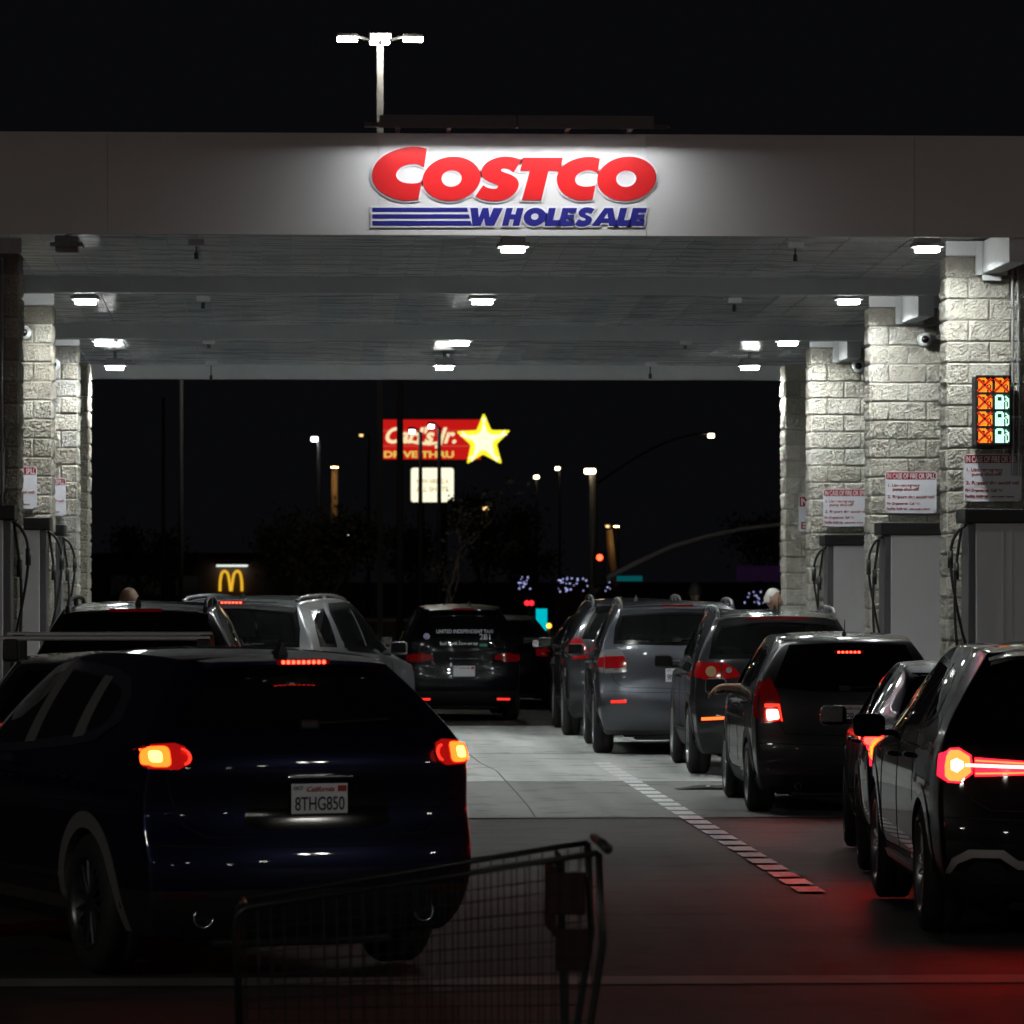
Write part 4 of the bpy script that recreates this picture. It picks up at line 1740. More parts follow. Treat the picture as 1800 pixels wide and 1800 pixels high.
def dispenser(xedge, y, ztop, lab, mirror_):
    """xedge: the edge towards the car lane; mirror_ = -1 when the lane is on the left of the cabinet"""
    d = thing('fuel_dispenser', lab, 'fuel pump', (xedge, y, .15), 0, 'fuel dispensers')
    s = -mirror_          # +1: cabinet extends to +x
    zt = ztop - .15
    bx = lambda mb, a, b_, *k, **kw: mb.box(min(s * a, s * b_), max(s * a, s * b_), *k, **kw)
    mb = MB()
    bx(mb, .0, 1.0, 0, .58, zt - .135, zt, bev=.012)
    mb.build('hood', M['black_plastic'], d)
    mb = MB()
    bx(mb, .11, .96, .04, .54, 0.0, zt - .135, bev=.008)
    for xx in (.36, .44, .78):
        bx(mb, xx, xx + .012, .032, .05, .05, zt - .16)
    mb.build('cabinet', M['cab'], d)
    mb = MB()
    bx(mb, .04, .11, .06, .5, 0, zt - .14, bev=.01)
    mb.build('hose_column', M['cab_side'], d)
    for k, yy in enumerate((.10, .40)):
        mb = MB()
        x0 = s * .05
        pts = []
        for q in range(15):
            t = q / 14
            pts.append((x0 - s * (.02 + (.15, .07)[k] * math.sin(math.pi * t ** (.8, 1.5)[k]) ** .8), yy + .03 * math.sin(t * 6), zt - .15 - (1.15, 1.45)[k] * t + (.16 * math.sin(math.pi * t))))
        mb.tube(pts, .0135, 8)
        ho = mb.build('hose', M['rubber'], d, True)
        xb_, yb_, zb_ = pts[-1]
        mb = MB()
        mb.box(xb_ - .022, xb_ + .022, yb_ - .03, yb_ + .03, zb_ - .22, zb_ + .04, bev=.012)
        mb.tube([(xb_, yb_, zb_ - .2), (xb_ + s * .02, yb_, zb_ - .30), (xb_ + s * .07, yb_, zb_ - .34)], .012, 8)
        mb.build('nozzle', M['black_plastic'], ho)
        mb = MB()
        q = pts[5]
        mb.tube([(q[0], q[1], q[2] - .14), (q[0], q[1], q[2] + .02)], .026, 10)
        mb.build('hose_coupling', M['black_plastic'], ho, True)
    return d


DS = [[(1696, 894, 'fuel dispenser with black hood at the nearest right pillar'), (1549, 918, 'fuel dispenser with black hood at the second right pillar'), (1450, 939, 'fuel dispenser with black hood at the third right pillar')],
      [(26, 888, 'dark fuel dispenser at the nearest left pillar, by the left photo edge'), (88, 909, 'fuel dispenser with grey cabinet at the second left pillar'), (113, 922, 'fuel dispenser with grey cabinet at the third left pillar')]]
for i in range(3):
    for sd in (0, 1):
        px, py, lab = DS[sd][i]
        Y = COLY[i] - .72
        p = PY(px, py, Y)
        dispenser(p.x, Y, p.z, lab, -1 if sd == 0 else 1)
# ------------------------------------------------------------------ the cars in the two lines
def paint(name, col, metal=0.5, rough=0.35, coat=1.0):
    return mat('paint_' + name, col, rough, metal, coat=coat, coat_rough=0.03, spec=0.15)


M['tail_hot'] = emat('tail_hot', (1.0, 0.04, 0.008), 60)
M['tail_white'] = emat('tail_white', (1.0, 0.02, 0.013), 120)
M['tail_mid'] = emat('tail_mid', (1.0, 0.07, 0.012), 8)
M['tail_soft'] = emat('tail_soft', (1.0, 0.03, 0.015), 2.2)
M['tail_pink'] = mat('tail_pink', (0.4, 0.01, 0.02), 0.12, coat=1.0, emit=(1.0, 0.012, 0.035), strength=3.2)
M['sill_dark'] = mat('sill_dark', (0.05, 0.045, 0.042), 0.45)
M['red_dull'] = mat('red_dull', (0.06, 0.002, 0.003), 0.25)
M['pillar_grey'] = mat('pillar_grey', (0.16, 0.158, 0.145), 0.35)  # pale grey strips laid over the crossover's side window pillars
M['tail_glow'] = mat('tail_glow', (0.25, 0.004, 0.006), 0.12, coat=1.0, emit=(1.0, 0.012, 0.01), strength=0.35)
M['tail_mid2'] = emat('tail_mid2', (1.0, 0.075, 0.007), 6.0)
M['tail_deep'] = emat('tail_deep', (1.0, 0.0006, 0.0004), 420)
M['tail_amber'] = emat('tail_amber', (1.0, 0.16, 0.012), 4)
M['led_red_hot'] = emat('led_red_hot', (1.0, 0.028, 0.014), 14)
M['led_red_soft'] = emat('led_red_soft', (1.0, 0.05, 0.01), 5)
M['refl_glow'] = emat('reflector_glow', (1.0, 0.03, 0.02), 1.5)  # emission paints the lamplight that bumper reflectors throw back
M['refl_glow_hot'] = emat('reflector_glow_hot', (1.0, 0.10, 0.02), 3.5)  # thrown-back light painted as emission, brighter and more orange
M['silver_trim'] = mat('silver_trim', (0.45, 0.45, 0.46), 0.4, 0.6)
M['lettering_white'] = mat('window_letter', (0.75, 0.76, 0.8), 0.6)


def feats(kind, L, W, H):
    if kind == 'suv':
        fx, fy, fz = W / 1.84, L / 4.55, H / 1.68
        f = dict(
            rear_glass=[(-.70, 1.19), (-.35, 1.17), (0, 1.165), (.35, 1.17), (.70, 1.19), (.62, 1.38), (.50, 1.565), (0, 1.585), (-.50, 1.565), (-.62, 1.38)],
            side_glass=[[(.74, 1.25), (.95, 1.185), (1.16, 1.16), (1.24, 1.53), (1.00, 1.50), (.84, 1.40)], [(1.23, 1.155), (2.05, 1.115), (2.08, 1.575), (1.31, 1.545)],
                        [(2.13, 1.11), (2.95, 1.075), (2.78, 1.32), (2.45, 1.53), (2.15, 1.578)]],
            windshield=[(-.66, 1.15), (.66, 1.15), (.50, 1.54), (-.50, 1.54)],
            tail_rear=[(.66, 1.00), (.83, .98), (.84, 1.16), (.70, 1.17), (.62, 1.10)],
            tail_side=[(.10, .99), (.36, 1.03), (.34, 1.14), (.10, 1.16)],
            seams=[('rear', [(-.80, 1.12), (-.76, .95), (-.70, .80), (-.60, .74), (0, .73), (.60, .74), (.70, .80), (.76, .95), (.80, 1.12)], .008),
                   ('rear', [(-.84, .70), (-.4, .685), (.4, .685), (.84, .70)], .007),
                   ('left', [(1.20, .62), (1.26, 1.15)], .007), ('left', [(2.12, .42), (2.10, 1.10)], .007), ('left', [(3.1, .45), (3.02, 1.03)], .007), ('left', [(1.30, .42), (3.1, .40)], .007),
                   ('right', [(1.20, .62), (1.26, 1.15)], .007), ('right', [(2.12, .42), (2.10, 1.10)], .007), ('right', [(3.1, .45), (3.02, 1.03)], .007), ('right', [(1.30, .42), (3.1, .40)], .007)],
            handles=[(1.42, 1.00), (2.34, .97)], spoiler=(.52, .10, 1.60), brake_light=(.13, 1.612, 0, 'led_red_hot', .0),
            wiper=(1.20, .42, -.02), mirror=(2.86, 1.10), plate=(.93, '', {}), fin=(0, .75), clad=.43)
    elif kind == 'hatch':
        fx, fy, fz = W / 1.69, L / 4.1, H / 1.525
        f = dict(
            rear_glass=[(-.66, 1.07), (-.3, 1.03), (.3, 1.03), (.66, 1.07), (.58, 1.25), (.50, 1.42), (0, 1.44), (-.50, 1.42), (-.58, 1.25)],
            side_glass=[[(.50, 1.14), (.78, 1.06), (.92, 1.38), (.66, 1.34)], [(.86, 1.055), (1.62, 1.01), (1.66, 1.43), (.98, 1.40)], [(1.70, 1.005), (2.50, .975), (2.36, 1.16), (2.08, 1.36), (1.72, 1.43)]],
            windshield=[(-.60, 1.04), (.60, 1.04), (.50, 1.36), (-.50, 1.36)],
            tail_rear=[(.575, .78), (.76, .76), (.775, 1.10), (.68, 1.15), (.60, .98)],
            tail_side=[(.09, .80), (.22, .84), (.28, 1.12), (.14, 1.10)],
            seams=[('rear', [(-.74, 1.05), (-.62, .78), (-.56, .68), (0, .66), (.56, .68), (.62, .78), (.74, 1.05)], .008), ('rear', [(-.78, .60), (0, .58), (.78, .60)], .006),
                   ('left', [(.84, .6), (.90, 1.05)], .007), ('left', [(1.68, .40), (1.68, 1.0)], .007), ('left', [(2.6, .42), (2.55, .96)], .007),
                   ('right', [(.84, .6), (.90, 1.05)], .007), ('right', [(1.68, .40), (1.68, 1.0)], .007), ('right', [(2.6, .42), (2.55, .96)], .007)],
            handles=[(1.0, .92), (1.84, .89)], spoiler=None, brake_light=(.105, 1.36, 6, 'led_red_hot', .0), wiper=(1.06, .40, -.05), mirror=(2.42, 1.0), plate=(.84, '', {}), clad=.33)
    else:
        fx, fy, fz = W / 1.80, L / 4.6, H / 1.45
        f = dict(
            rear_glass=[(-.62, 1.09), (.62, 1.09), (.50, 1.36), (-.50, 1.36)],
            side_glass=[[(1.02, 1.02), (1.84, .98), (1.88, 1.385), (1.45, 1.36), (1.2, 1.24)], [(1.92, .975), (2.86, .955), (2.62, 1.18), (2.25, 1.36), (1.94, 1.39)]],
            windshield=[(-.62, 1.04), (.62, 1.04), (.50, 1.36), (-.50, 1.36)],
            tail_rear=[(.50, .80), (.80, .78), (.81, .93), (.48, .95)], tail_side=[(.10, .79), (.42, .84), (.40, .93), (.10, .94)],
            seams=[('rear', [(-.50, 1.0), (-.48, .80), (-.40, .70), (.40, .70), (.48, .80), (.50, 1.0)], .008), ('rear', [(-.8, .64), (0, .62), (.8, .64)], .007),
                   ('left', [(1.30, .5), (1.16, 1.0)], .007), ('left', [(1.92, .40), (1.90, .97)], .007), ('left', [(2.95, .42), (2.9, .95)], .007),
                   ('right', [(1.30, .5), (1.16, 1.0)], .007), ('right', [(1.92, .40), (1.90, .97)], .007)],
            handles=[(1.45, .88), (2.1, .87)], spoiler=None, brake_light=None, wiper=None, mirror=(2.72, .99), plate=(.78, '', {}), clad=.30)

    def P(p, axis='rear'):
        return [(a * (fx if axis == 'rear' else fy), b * fz) for a, b in p]
    for k in ('rear_glass', 'windshield', 'tail_rear'):
        if f.get(k):
            f[k] = P(f[k])
    f['side_glass'] = [P(p, 's') for p in f['side_glass']]
    f['tail_side'] = P(f['tail_side'], 's')
    f['seams'] = [(a, P(p, 'rear' if a == 'rear' else 's'), w) for a, p, w in f['seams']]
    f['handles'] = P(f['handles'], 's')
    f['mirror'] = P([f['mirror']], 's')[0]
    z, tx, kw = f['plate']
    f['plate'] = (z * fz, tx, kw)
    if f.get('brake_light'):
        b_ = f['brake_light']
        f['brake_light'] = (b_[0], b_[1] * fz, *b_[2:])
    if f.get('spoiler'):
        f['spoiler'] = (f['spoiler'][0] * fx, f['spoiler'][1], f['spoiler'][2] * fz)
    if f.get('wiper'):
        f['wiper'] = (f['wiper'][0] * fz, f['wiper'][1], f['wiper'][2])
    f['clad'] *= fz
    return f


def ringpoly(cx, cz, r, n=20, a0=0, a1=360):
    return [(cx + r * math.cos(math.radians(a0 + (a1 - a0) * k / n)), cz + r * math.sin(math.radians(a0 + (a1 - a0) * k / n))) for k in range(n)]


def arcpoly(cx, cz, r0, r1, a0, a1, n=16):
    A = [math.radians(a0 + (a1 - a0) * k / n) for k in range(n + 1)]
    return [(cx + r1 * math.cos(a), cz + r1 * math.sin(a)) for a in A] + [(cx + r0 * math.cos(a), cz + r0 * math.sin(a)) for a in A[::-1]]


def spot(px, s):
    Y = F / s
    return PX(px, Y), Y


# --- dark blue crossover in the foreground
S = scaled(SUV, 4.55, 1.84, 1.68)
S['plan'] = [(0, .955), (.4, .98), (1.0, 1.0), (3.2, 1.0), (4.1, .96), (4.55, .82)]
S['hw'] = [(0.2, 0.80), (0.35, 0.885), (0.55, 0.918), (0.8, 0.922), (1.0, 0.915), (1.2, 0.885)]
S['YR'], S['WB'] = 1.04, 2.62
S['roofhw'] = [(0.3, 0.54), (1.2, 0.58), (2.2, 0.58), (3.0, 0.63), (3.5, 0.78), (4.3, 0.72), (4.55, 0.6)]
S['rear'] = [(0.2, 0.22), (0.3, 0.09), (0.42, 0.02), (0.58, 0.0), (0.68, 0.012), (0.74, 0.06), (0.84, 0.085), (0.98, 0.075), (1.06, 0.045), (1.14, 0.06), (1.25, 0.13), (1.45, 0.27), (1.60, 0.40), (1.68, 0.5)]
S['belt'] = [(0.0, 1.20), (1.0, 1.14), (2.5, 1.06), (3.4, 1.0), (4.1, 0.92), (4.55, 0.78)]
f = feats('suv', 4.55, 1.84, 1.68)
f.update(
    side_glass=[[(.80, 1.31), (1.02, 1.225), (1.22, 1.20), (1.30, 1.53), (1.05, 1.50), (.90, 1.43)], [(1.32, 1.19), (2.05, 1.14), (2.08, 1.57), (1.40, 1.54)], [(2.13, 1.135), (2.95, 1.09), (2.78, 1.32), (2.45, 1.53), (2.15, 1.575)]],
    window_trim=[(.78, 1.31), (1.02, 1.212), (1.3, 1.18), (2.05, 1.128), (2.97, 1.075), (2.80, 1.335), (2.45, 1.548), (2.1, 1.592), (1.35, 1.562), (1.03, 1.518), (.87, 1.44)],
    rear_glass=[(-.68, 1.29), (-.35, 1.27), (0, 1.265), (.35, 1.27), (.68, 1.29), (.60, 1.42), (.47, 1.565), (0, 1.585), (-.47, 1.565), (-.60, 1.42)],
    tail_rear=[(.672, 1.15), (.685, 1.105), (.73, 1.08), (.87, 1.085), (.87, 1.205), (.73, 1.213), (.685, 1.195)],
    tail_side=[(.10, 1.09), (.24, 1.10), (.29, 1.14), (.28, 1.19), (.10, 1.205)],
    tail_mat=M['tail_glow'],
    tail_inner=[('lamp_reflector', round_poly([(.765, 1.095), (.868, 1.095), (.868, 1.195), (.765, 1.20)], .03), 'rear', M['tail_mid2']),
                ('lamp_reflector', round_poly([(.13, 1.10), (.23, 1.108), (.26, 1.15), (.25, 1.185), (.13, 1.195)], .02), 'side', M['tail_mid2']),
                ('bulb', round_poly([(.805, 1.118), (.862, 1.118), (.862, 1.176), (.805, 1.176)], .02), 'rear', M['tail_hot']),
                ('bulb', round_poly([(.13, 1.122), (.19, 1.122), (.19, 1.172), (.13, 1.172)], .02), 'side', M['tail_hot']),
                ('lamp_ring', arcpoly(.715, 1.145, .036, .043, 150, 250), 'rear', M['tail_soft']),
                ('lamp_ring', arcpoly(.715, 1.145, .036, .044, 100, 230), 'rear', M['tail_soft'])],
    spoiler=(.50, .13, 1.615), brake_light=(.125, 1.612, 9, 'led_red_hot', 0.0), plate=(.925, '8THG850', {}), wiper=(1.30, .45, -.02),
    badge=(1.035, .36, .016, 'bar'), exhaust=[(-.60, .335, .052, M['chrome']), (.60, .335, .052, M['chrome'])], fin=(.0, .62), glass=M['glass_dark'], side_mat=M['glass'],
    rear_panels=[('tailgate_recess', [(-.40, .80), (-.30, .77), (.30, .77), (.40, .80), (.34, 1.01), (-.34, 1.01)], M['frit'], .0015),
                 ('lower_valance', [(-.70, .28), (.70, .28), (.80, .44), (-.80, .44)], M['black_plastic'], .012)],
    side_panels=[('pillar_trim', [(1.235, 1.22), (1.40, 1.205), (1.43, 1.53), (1.29, 1.525)], M['pillar_grey'], .007), ('pillar_trim', [(2.02, 1.165), (2.19, 1.155), (2.19, 1.57), (2.05, 1.57)], M['pillar_grey'], .007), ('sill_trim', [(1.46, .30), (3.15, .30), (3.15, .37), (1.46, .37)], M['sill_dark'], .012), ('sill_chrome', [(1.50, .47), (3.1, .455), (3.1, .475), (1.50, .50)], M['chrome'], .012)],
    arch_mat=mat('arch_cladding', (0.15, 0.135, 0.125), 0.5), rim='rim_dark', spokes=8, clad=.46,
    reflector=([(.60, .43), (.80, .435), (.80, .46), (.60, .455)], M['red_dull']))
X, Y = spot(569, 347)
blue_suv, bvh = car('parked_car', 'near black blue crossover in the left foreground with round lit tail lights, turned left', 'car', X, Y, math.radians(21), S, paint('navy', (0.006, 0.008, 0.030), 0.6, 0.38), f)
blue_suv.name = 'waiting_car'

# --- black car with the glowing hexagonal tail lights, right foreground
S = scaled(SUV, 4.70, 1.89, 1.676)
S['rear'] = [(0.2, 0.2), (0.3, 0.07), (0.42, 0.0), (0.6, 0.0), (0.74, 0.03), (0.95, 0.05), (1.08, 0.06), (1.2, 0.12), (1.45, 0.28), (1.60, 0.40), (1.68, 0.5)]
S['RT'] = .372
f = feats('suv', 4.70, 1.89, 1.676)
hexa = [(.875, .985), (.865, 1.045), (.835, 1.085), (.785, 1.088), (.72, 1.048), (.712, .945), (.785, .890), (.85, .893), (.875, .925)]
barp = [(.702, 1.035), (.28, 1.005), (.28, .945), (.702, .928)]
h1 = offset_poly(hexa, -.018)
h2 = offset_poly(hexa, -.028)
outl = h1 + [h1[0]] + [h2[0]] + h2[:0:-1] + [h2[0]]
f.update(
    tail_rear=hexa, tail_mat=M['tail_pink'], tail_side=[(.07, .90), (.22, .93), (.24, 1.05), (.07, 1.08)],
    tail_inner=[('light_bar', barp, 'rear', M['tail_pink']), ('light_tube', strip_poly([(p[0], p[1]) for p in h1] + [h1[0]], .014), 'rear', M['tail_mid']),
                ('lamp_core', [(.832, .965), (.832, 1.015), (.80, 1.03), (.765, 1.01), (.763, .98), (.80, .95)], 'rear', M['tail_white']),
                ('light_tube', strip_poly([(.755, .992), (.28, .978)], .016), 'rear', M['tail_white']),
                ('light_tube', strip_poly([(.70, 1.018), (.28, .995)], .008), 'rear', M['tail_mid']), ('light_tube', strip_poly([(.70, .945), (.28, .955)], .008), 'rear', M['tail_mid'])],
    brake_light=(.14, 1.60, 0, 'led_red_hot', 0), plate=(.72, '', {}), spoiler=(.58, .12, 1.61),
    window_trim=None, mirror=(2.72, 1.125), rim='rim_metal',
    rear_panels=[('exhaust_trim', [(-.86, .40), (-.83, .47), (-.74, .52), (-.55, .52), (-.47, .46), (.47, .46), (.55, .52), (.74, .52), (.83, .47), (.86, .40), (.86, .35), (.80, .44), (.72, .475), (.57, .475), (.47, .41), (-.47, .41), (-.57, .475), (-.72, .475), (-.80, .44), (-.86, .35)], M['silver_trim'], .014),
                 ('exhaust_outlet', [(-.76, .34), (-.74, .42), (-.70, .45), (-.58, .45), (-.53, .40), (-.53, .34), (-.57, .32), (-.72, .32)], M['gap'], .016),
                 ('exhaust_outlet', [(.76, .34), (.74, .42), (.70, .45), (.58, .45), (.53, .40), (.53, .34), (.57, .32), (.72, .32)], M['gap'], .016)],
    side_panels=[('running_board', [(1.30, .31), (3.0, .31), (3.0, .36), (1.30, .36)], M['silver_trim'], .03)],
    arch_mat=paint('black_arch', (0.004, 0.004, 0.004), 0.1, 0.3), clad=.40, badge=(.905, .045, 0, 'round'), handle_mat=M['frit'])
X, Y = spot(1938, 317)
car('waiting_car', 'black car at the right photo edge with glowing hexagonal tail lights and light bar', 'car', X, Y, math.radians(-2.0), S, paint('black', (0.003, 0.003, 0.003), 0.1, 0.3), f)

# --- dark blue sedan between it and the grey hatchback
S = scaled(SEDAN, 4.6, 1.82, 1.46)
f = feats('sedan', 4.6, 1.82, 1.46)
f.update(tail_rear=[(.50, .90), (.66, .75), (.85, .76), (.86, .99), (.70, 1.0), (.50, .98)], tail_mat=M['tail_pink'],
         tail_side=[(.10, .86), (.36, .92), (.34, .98), (.10, 1.0)],
         tail_inner=[('bulb', ringpoly(.765, .865, .082), 'rear', M['tail_amber']), ('lamp_ring', arcpoly(.765, .865, .086, .093, 0, 350, 24), 'rear', M['tail_mid']),
                     ('bulb', [(.52, .93), (.66, .90), (.66, .96), (.52, .965)], 'rear', M['tail_amber']), ('bulb', [(.13, .90), (.34, .93), (.33, .975), (.13, .99)], 'side', M['tail_deep'])],
         rim='rim_dark', mirror=(2.72, 1.02), reflector=([(.70, .50), (.82, .505), (.82, .53), (.70, .525)], M['red_lens']))
X, Y = spot(1752, 262)
car('waiting_car', 'dark blue sedan with an orange round tail lamp, behind the grey hatchback', 'car', X, Y, math.radians(-5.0), S, paint('deep_blue', (0.008, 0.010, 0.06), 0.5, 0.3), f)

# --- dark grey hatchback with the driver's arm out
S = scaled(HATCH, 4.1, 1.70, 1.56)
f = feats('hatch', 4.1, 1.70, 1.56)
f.update(tail_mat=M['red_lens_dim'], tail_inner=[('bulb', round_poly([(.61, .82), (.715, .805), (.725, .90), (.625, .905)], .02), 'rear', M['tail_white']), ('lamp_ring', [(.585, .80), (.60, .805), (.625, .925), (.735, .92), (.735, .95), (.61, .95)], 'rear', M['tail_soft'])],
         plate=(.865, '6GPR418', dict(dx=0.0)), mast=(.0, .62, .13), open=2, badge=(.985, .20, .014, 'bar'), rim='rim_metal', spokes=7, mirror=(2.44, 1.04),
         glass=M['glass_dark'], exhaust=[(-.45, .24, .028, M['chrome'])])
X, Y = spot(1497, 206)
hatch, hatch_b = car('waiting_car', "charcoal grey hatchback with lit brake lights and the driver's arm out of its window", 'car', X, Y, math.radians(-1.0), S, paint('charcoal', (0.055, 0.055, 0.058), 0.6, 0.35), f)
HX, HY = X, Y

# --- black compact SUV with round tail lamps
S = scaled(SUV, 4.43, 1.81, 1.70)
S['roofhw'] = [(0.3, 0.60), (1.2, 0.64), (2.2, 0.63), (3.0, 0.66), (3.5, 0.78), (4.3, 0.72), (4.55, 0.6)]
f = feats('suv', 4.43, 1.81, 1.70)
f.update(tail_rear=[(.40, 1.02), (.60, .985), (.78, .985), (.84, 1.05), (.84, 1.15), (.70, 1.165), (.55, 1.155), (.44, 1.09)], tail_mat=M['red_lens'],
         tail_inner=[('lamp_circle', ringpoly(.70, 1.07, .055), 'rear', mat('amber_lens', (.42, .30, .14), .2, coat=1.0)), ('lamp_circle', ringpoly(.52, 1.085, .030), 'rear', M['clear_lens']),
                     ('lamp_gap', strip_poly([(.60, .99), (.595, 1.155)], .008), 'rear', M['gap'])],
         reflector=([(.50, .585), (.80, .57), (.80, .60), (.50, .615)], M['refl_glow_hot']), brake_light=(.30, 1.615, 0, 'led_red_soft', 0), plate=(.80, '', {}), rails=(.60, .5, 2.3, M['rim_metal'], .055),
         mast=(.03, .62, .16), rear_glass=[(-.72, 1.20), (.72, 1.20), (.68, 1.40), (.60, 1.575), (0, 1.59), (-.60, 1.575), (-.68, 1.40)], glass=M['glass'], spoiler=(.60, .06, 1.62))
X, Y = spot(1372, 173)
car('waiting_car', 'black compact SUV with round red tail lamps and silver rails, ahead of the hatchback', 'car', X, Y, math.radians(-1.2), S, paint('black_grey', (0.026, 0.026, 0.03), 0.5, 0.35), f)

# --- grey mid-size SUV
S = scaled(SUV, 4.78, 1.91, 1.76)
S['roofhw'] = [(0.3, 0.66), (1.2, 0.68), (2.2, 0.66), (3.0, 0.68), (3.5, 0.80), (4.3, 0.74), (4.8, 0.6)]
S['rear'] = [(0.2, 0.22), (0.3, 0.09), (0.45, 0.02), (0.62, 0.0), (0.74, 0.02), (0.80, 0.08), (1.0, 0.09), (1.17, 0.11), (1.31, 0.16), (1.5, 0.23), (1.66, 0.33), (1.76, 0.43)]
f = feats('suv', 4.78, 1.91, 1.76)
f.update(rear_glass=[(-.74, 1.27), (0, 1.25), (.74, 1.27), (.72, 1.45), (.64, 1.65), (0, 1.67), (-.64, 1.65), (-.72, 1.45)],
         tail_rear=[(.60, .95), (.845, .93), (.845, 1.20), (.66, 1.22), (.60, 1.10)], tail_mat=M['clear_lens'], tail_side=[(.10, .94), (.30, .98), (.30, 1.14), (.10, 1.19)],
         tail_inner=[('red_section', [(.60, 1.0), (.84, .985), (.84, 1.125), (.625, 1.135), (.60, 1.09)], 'rear', M['red_lens']), ('red_section', [(.12, 1.0), (.28, 1.02), (.28, 1.10), (.12, 1.12)], 'side', M['red_lens'])],
         badge=(1.06, .56, .055, 'bar'), plate=(.915, '9NGX217', {}), reflector=([(.60, .60), (.775, .595), (.775, .63), (.60, .635)], M['refl_glow']),
         rails=(.64, .45, 2.6, M['rim_metal'], .055), brake_light=(.16, 1.705, 0, 'led_red_soft', .02), spoiler=(.66, .08, 1.70), wiper=(1.32, .42, -.02), clad=.28, arch_mat=None, glass=M['glass'], fin=(.0, 1.1))
pg = paint('steel_grey', (0.10, 0.105, 0.125), 0.75, 0.34)
f['arch_mat'] = pg
X, Y = spot(1194, 155)
car('waiting_car', 'grey mid-size SUV with unlit red and clear tail lamps, third in the right line', 'car', X, Y, math.radians(-1.6), S, pg, f)

# --- dark SUV just ahead of the grey one
S = scaled(SUV, 4.7, 1.90, 1.76)
f = feats('suv', 4.7, 1.90, 1.76)
f.update(tail_mat=M['red_lens'], rails=(.56, .5, 2.5, M['rim_metal'], .06), tail_rear=[(.62, 1.00), (.84, .98), (.85, 1.24), (.74, 1.26), (.66, 1.12)])
X, Y = spot(1124, 139)
car('waiting_car', 'dark grey SUV with silver roof rails, mostly hidden by the grey SUV behind it', 'car', X, Y, math.radians(-.8), S, paint('graphite', (0.035, 0.037, 0.042), 0.6, 0.35), f, levels=1)

# --- black car at the head of the right line
S = scaled(SEDAN, 4.7, 1.82, 1.47)
f = feats('sedan', 4.7, 1.82, 1.47)
X, Y = spot(1080, 121)
car('waiting_car', 'black sedan at the far end of the right line, only its left side showing', 'car', X, Y, math.radians(-1.5), S, paint('black_far', (0.006, 0.006, 0.007), 0.3, 0.3), f, levels=1)

# --- dark taxi van in the middle
S = scaled(SUV, 4.4, 1.66, 1.64)
S['roofhw'] = [(0.3, 0.52), (1.2, 0.56), (2.2, 0.56), (3.0, 0.60), (3.5, 0.70), (4.4, 0.55)]
f = feats('suv', 4.4, 1.66, 1.64)
f.update(tail_rear=[(.42, .87), (.60, .83), (.76, .83), (.77, .93), (.60, .96), (.46, .93)], tail_side=[(.10, .84), (.3, .88), (.3, .93), (.10, .93)], tail_mat=M['red_lens_dim'],
         plate=(.70, '', {}), reflector=([(.47, .29), (.66, .285), (.66, .315), (.47, .32)], M['refl_glow']), badge=(.875, .40, .014, 'bar'),
         rear_glass=[(-.62, .98), (.62, .98), (.57, 1.25), (.48, 1.52), (-.48, 1.52), (-.57, 1.25)], glass=M['glass_dark'], wiper=None, fin=(.12, .8), seats=False)
X, Y = spot(816, 125)
taxi, tb = car('waiting_car', 'black taxi with white window lettering and the number 281, in the middle lane', 'taxi', X, Y, math.radians(1.5), S, paint('taxi_black', (0.004, 0.004, 0.007), 0.1, 0.3, .35), f)
rear_text(taxi, tb, 'UNITED INDEPENDENT TAXI', .07, .02, 1.235, M['lettering_white'], width=.80, offset=.001)
rear_text(taxi, tb, '281', .11, .31, 1.145, M['lettering_white'], width=.155, offset=.002)
rear_text(taxi, tb, 'Book us with Zoom our app', .06, -.07, 1.07, M['lettering_white'], width=.53, offset=.001)
MBp = MB()
patch_geo(MBp, tb, round_poly([(.22, 1.045), (.33, 1.045), (.33, 1.085), (.22, 1.085)], .015), 'rear', .012, .03, .0)
MBp.build('window_sticker', mat('green_sticker', (.05, .35, .25), .5), taxi)
MBp = MB()
patch_geo(MBp, tb, ringpoly(-.52, 1.19, .045), 'rear', .012, .03, .0)
MBp.build('window_sticker', mat('lilac_sticker', (.45, .42, .65), .5), taxi)

# --- dark sedan beyond the taxi
S = scaled(SEDAN, 4.6, 1.76, 1.42)
f = feats('sedan', 4.6, 1.76, 1.42)
f['glass'] = M['glass']
X, Y = spot(889, 112)
car('waiting_car', 'dark sedan half hidden beyond the taxi in the middle lane', 'car', X, Y, math.radians(0.5), S, paint('dark_sedan', (0.012, 0.012, 0.012), 0.4, 0.35), f, levels=1)

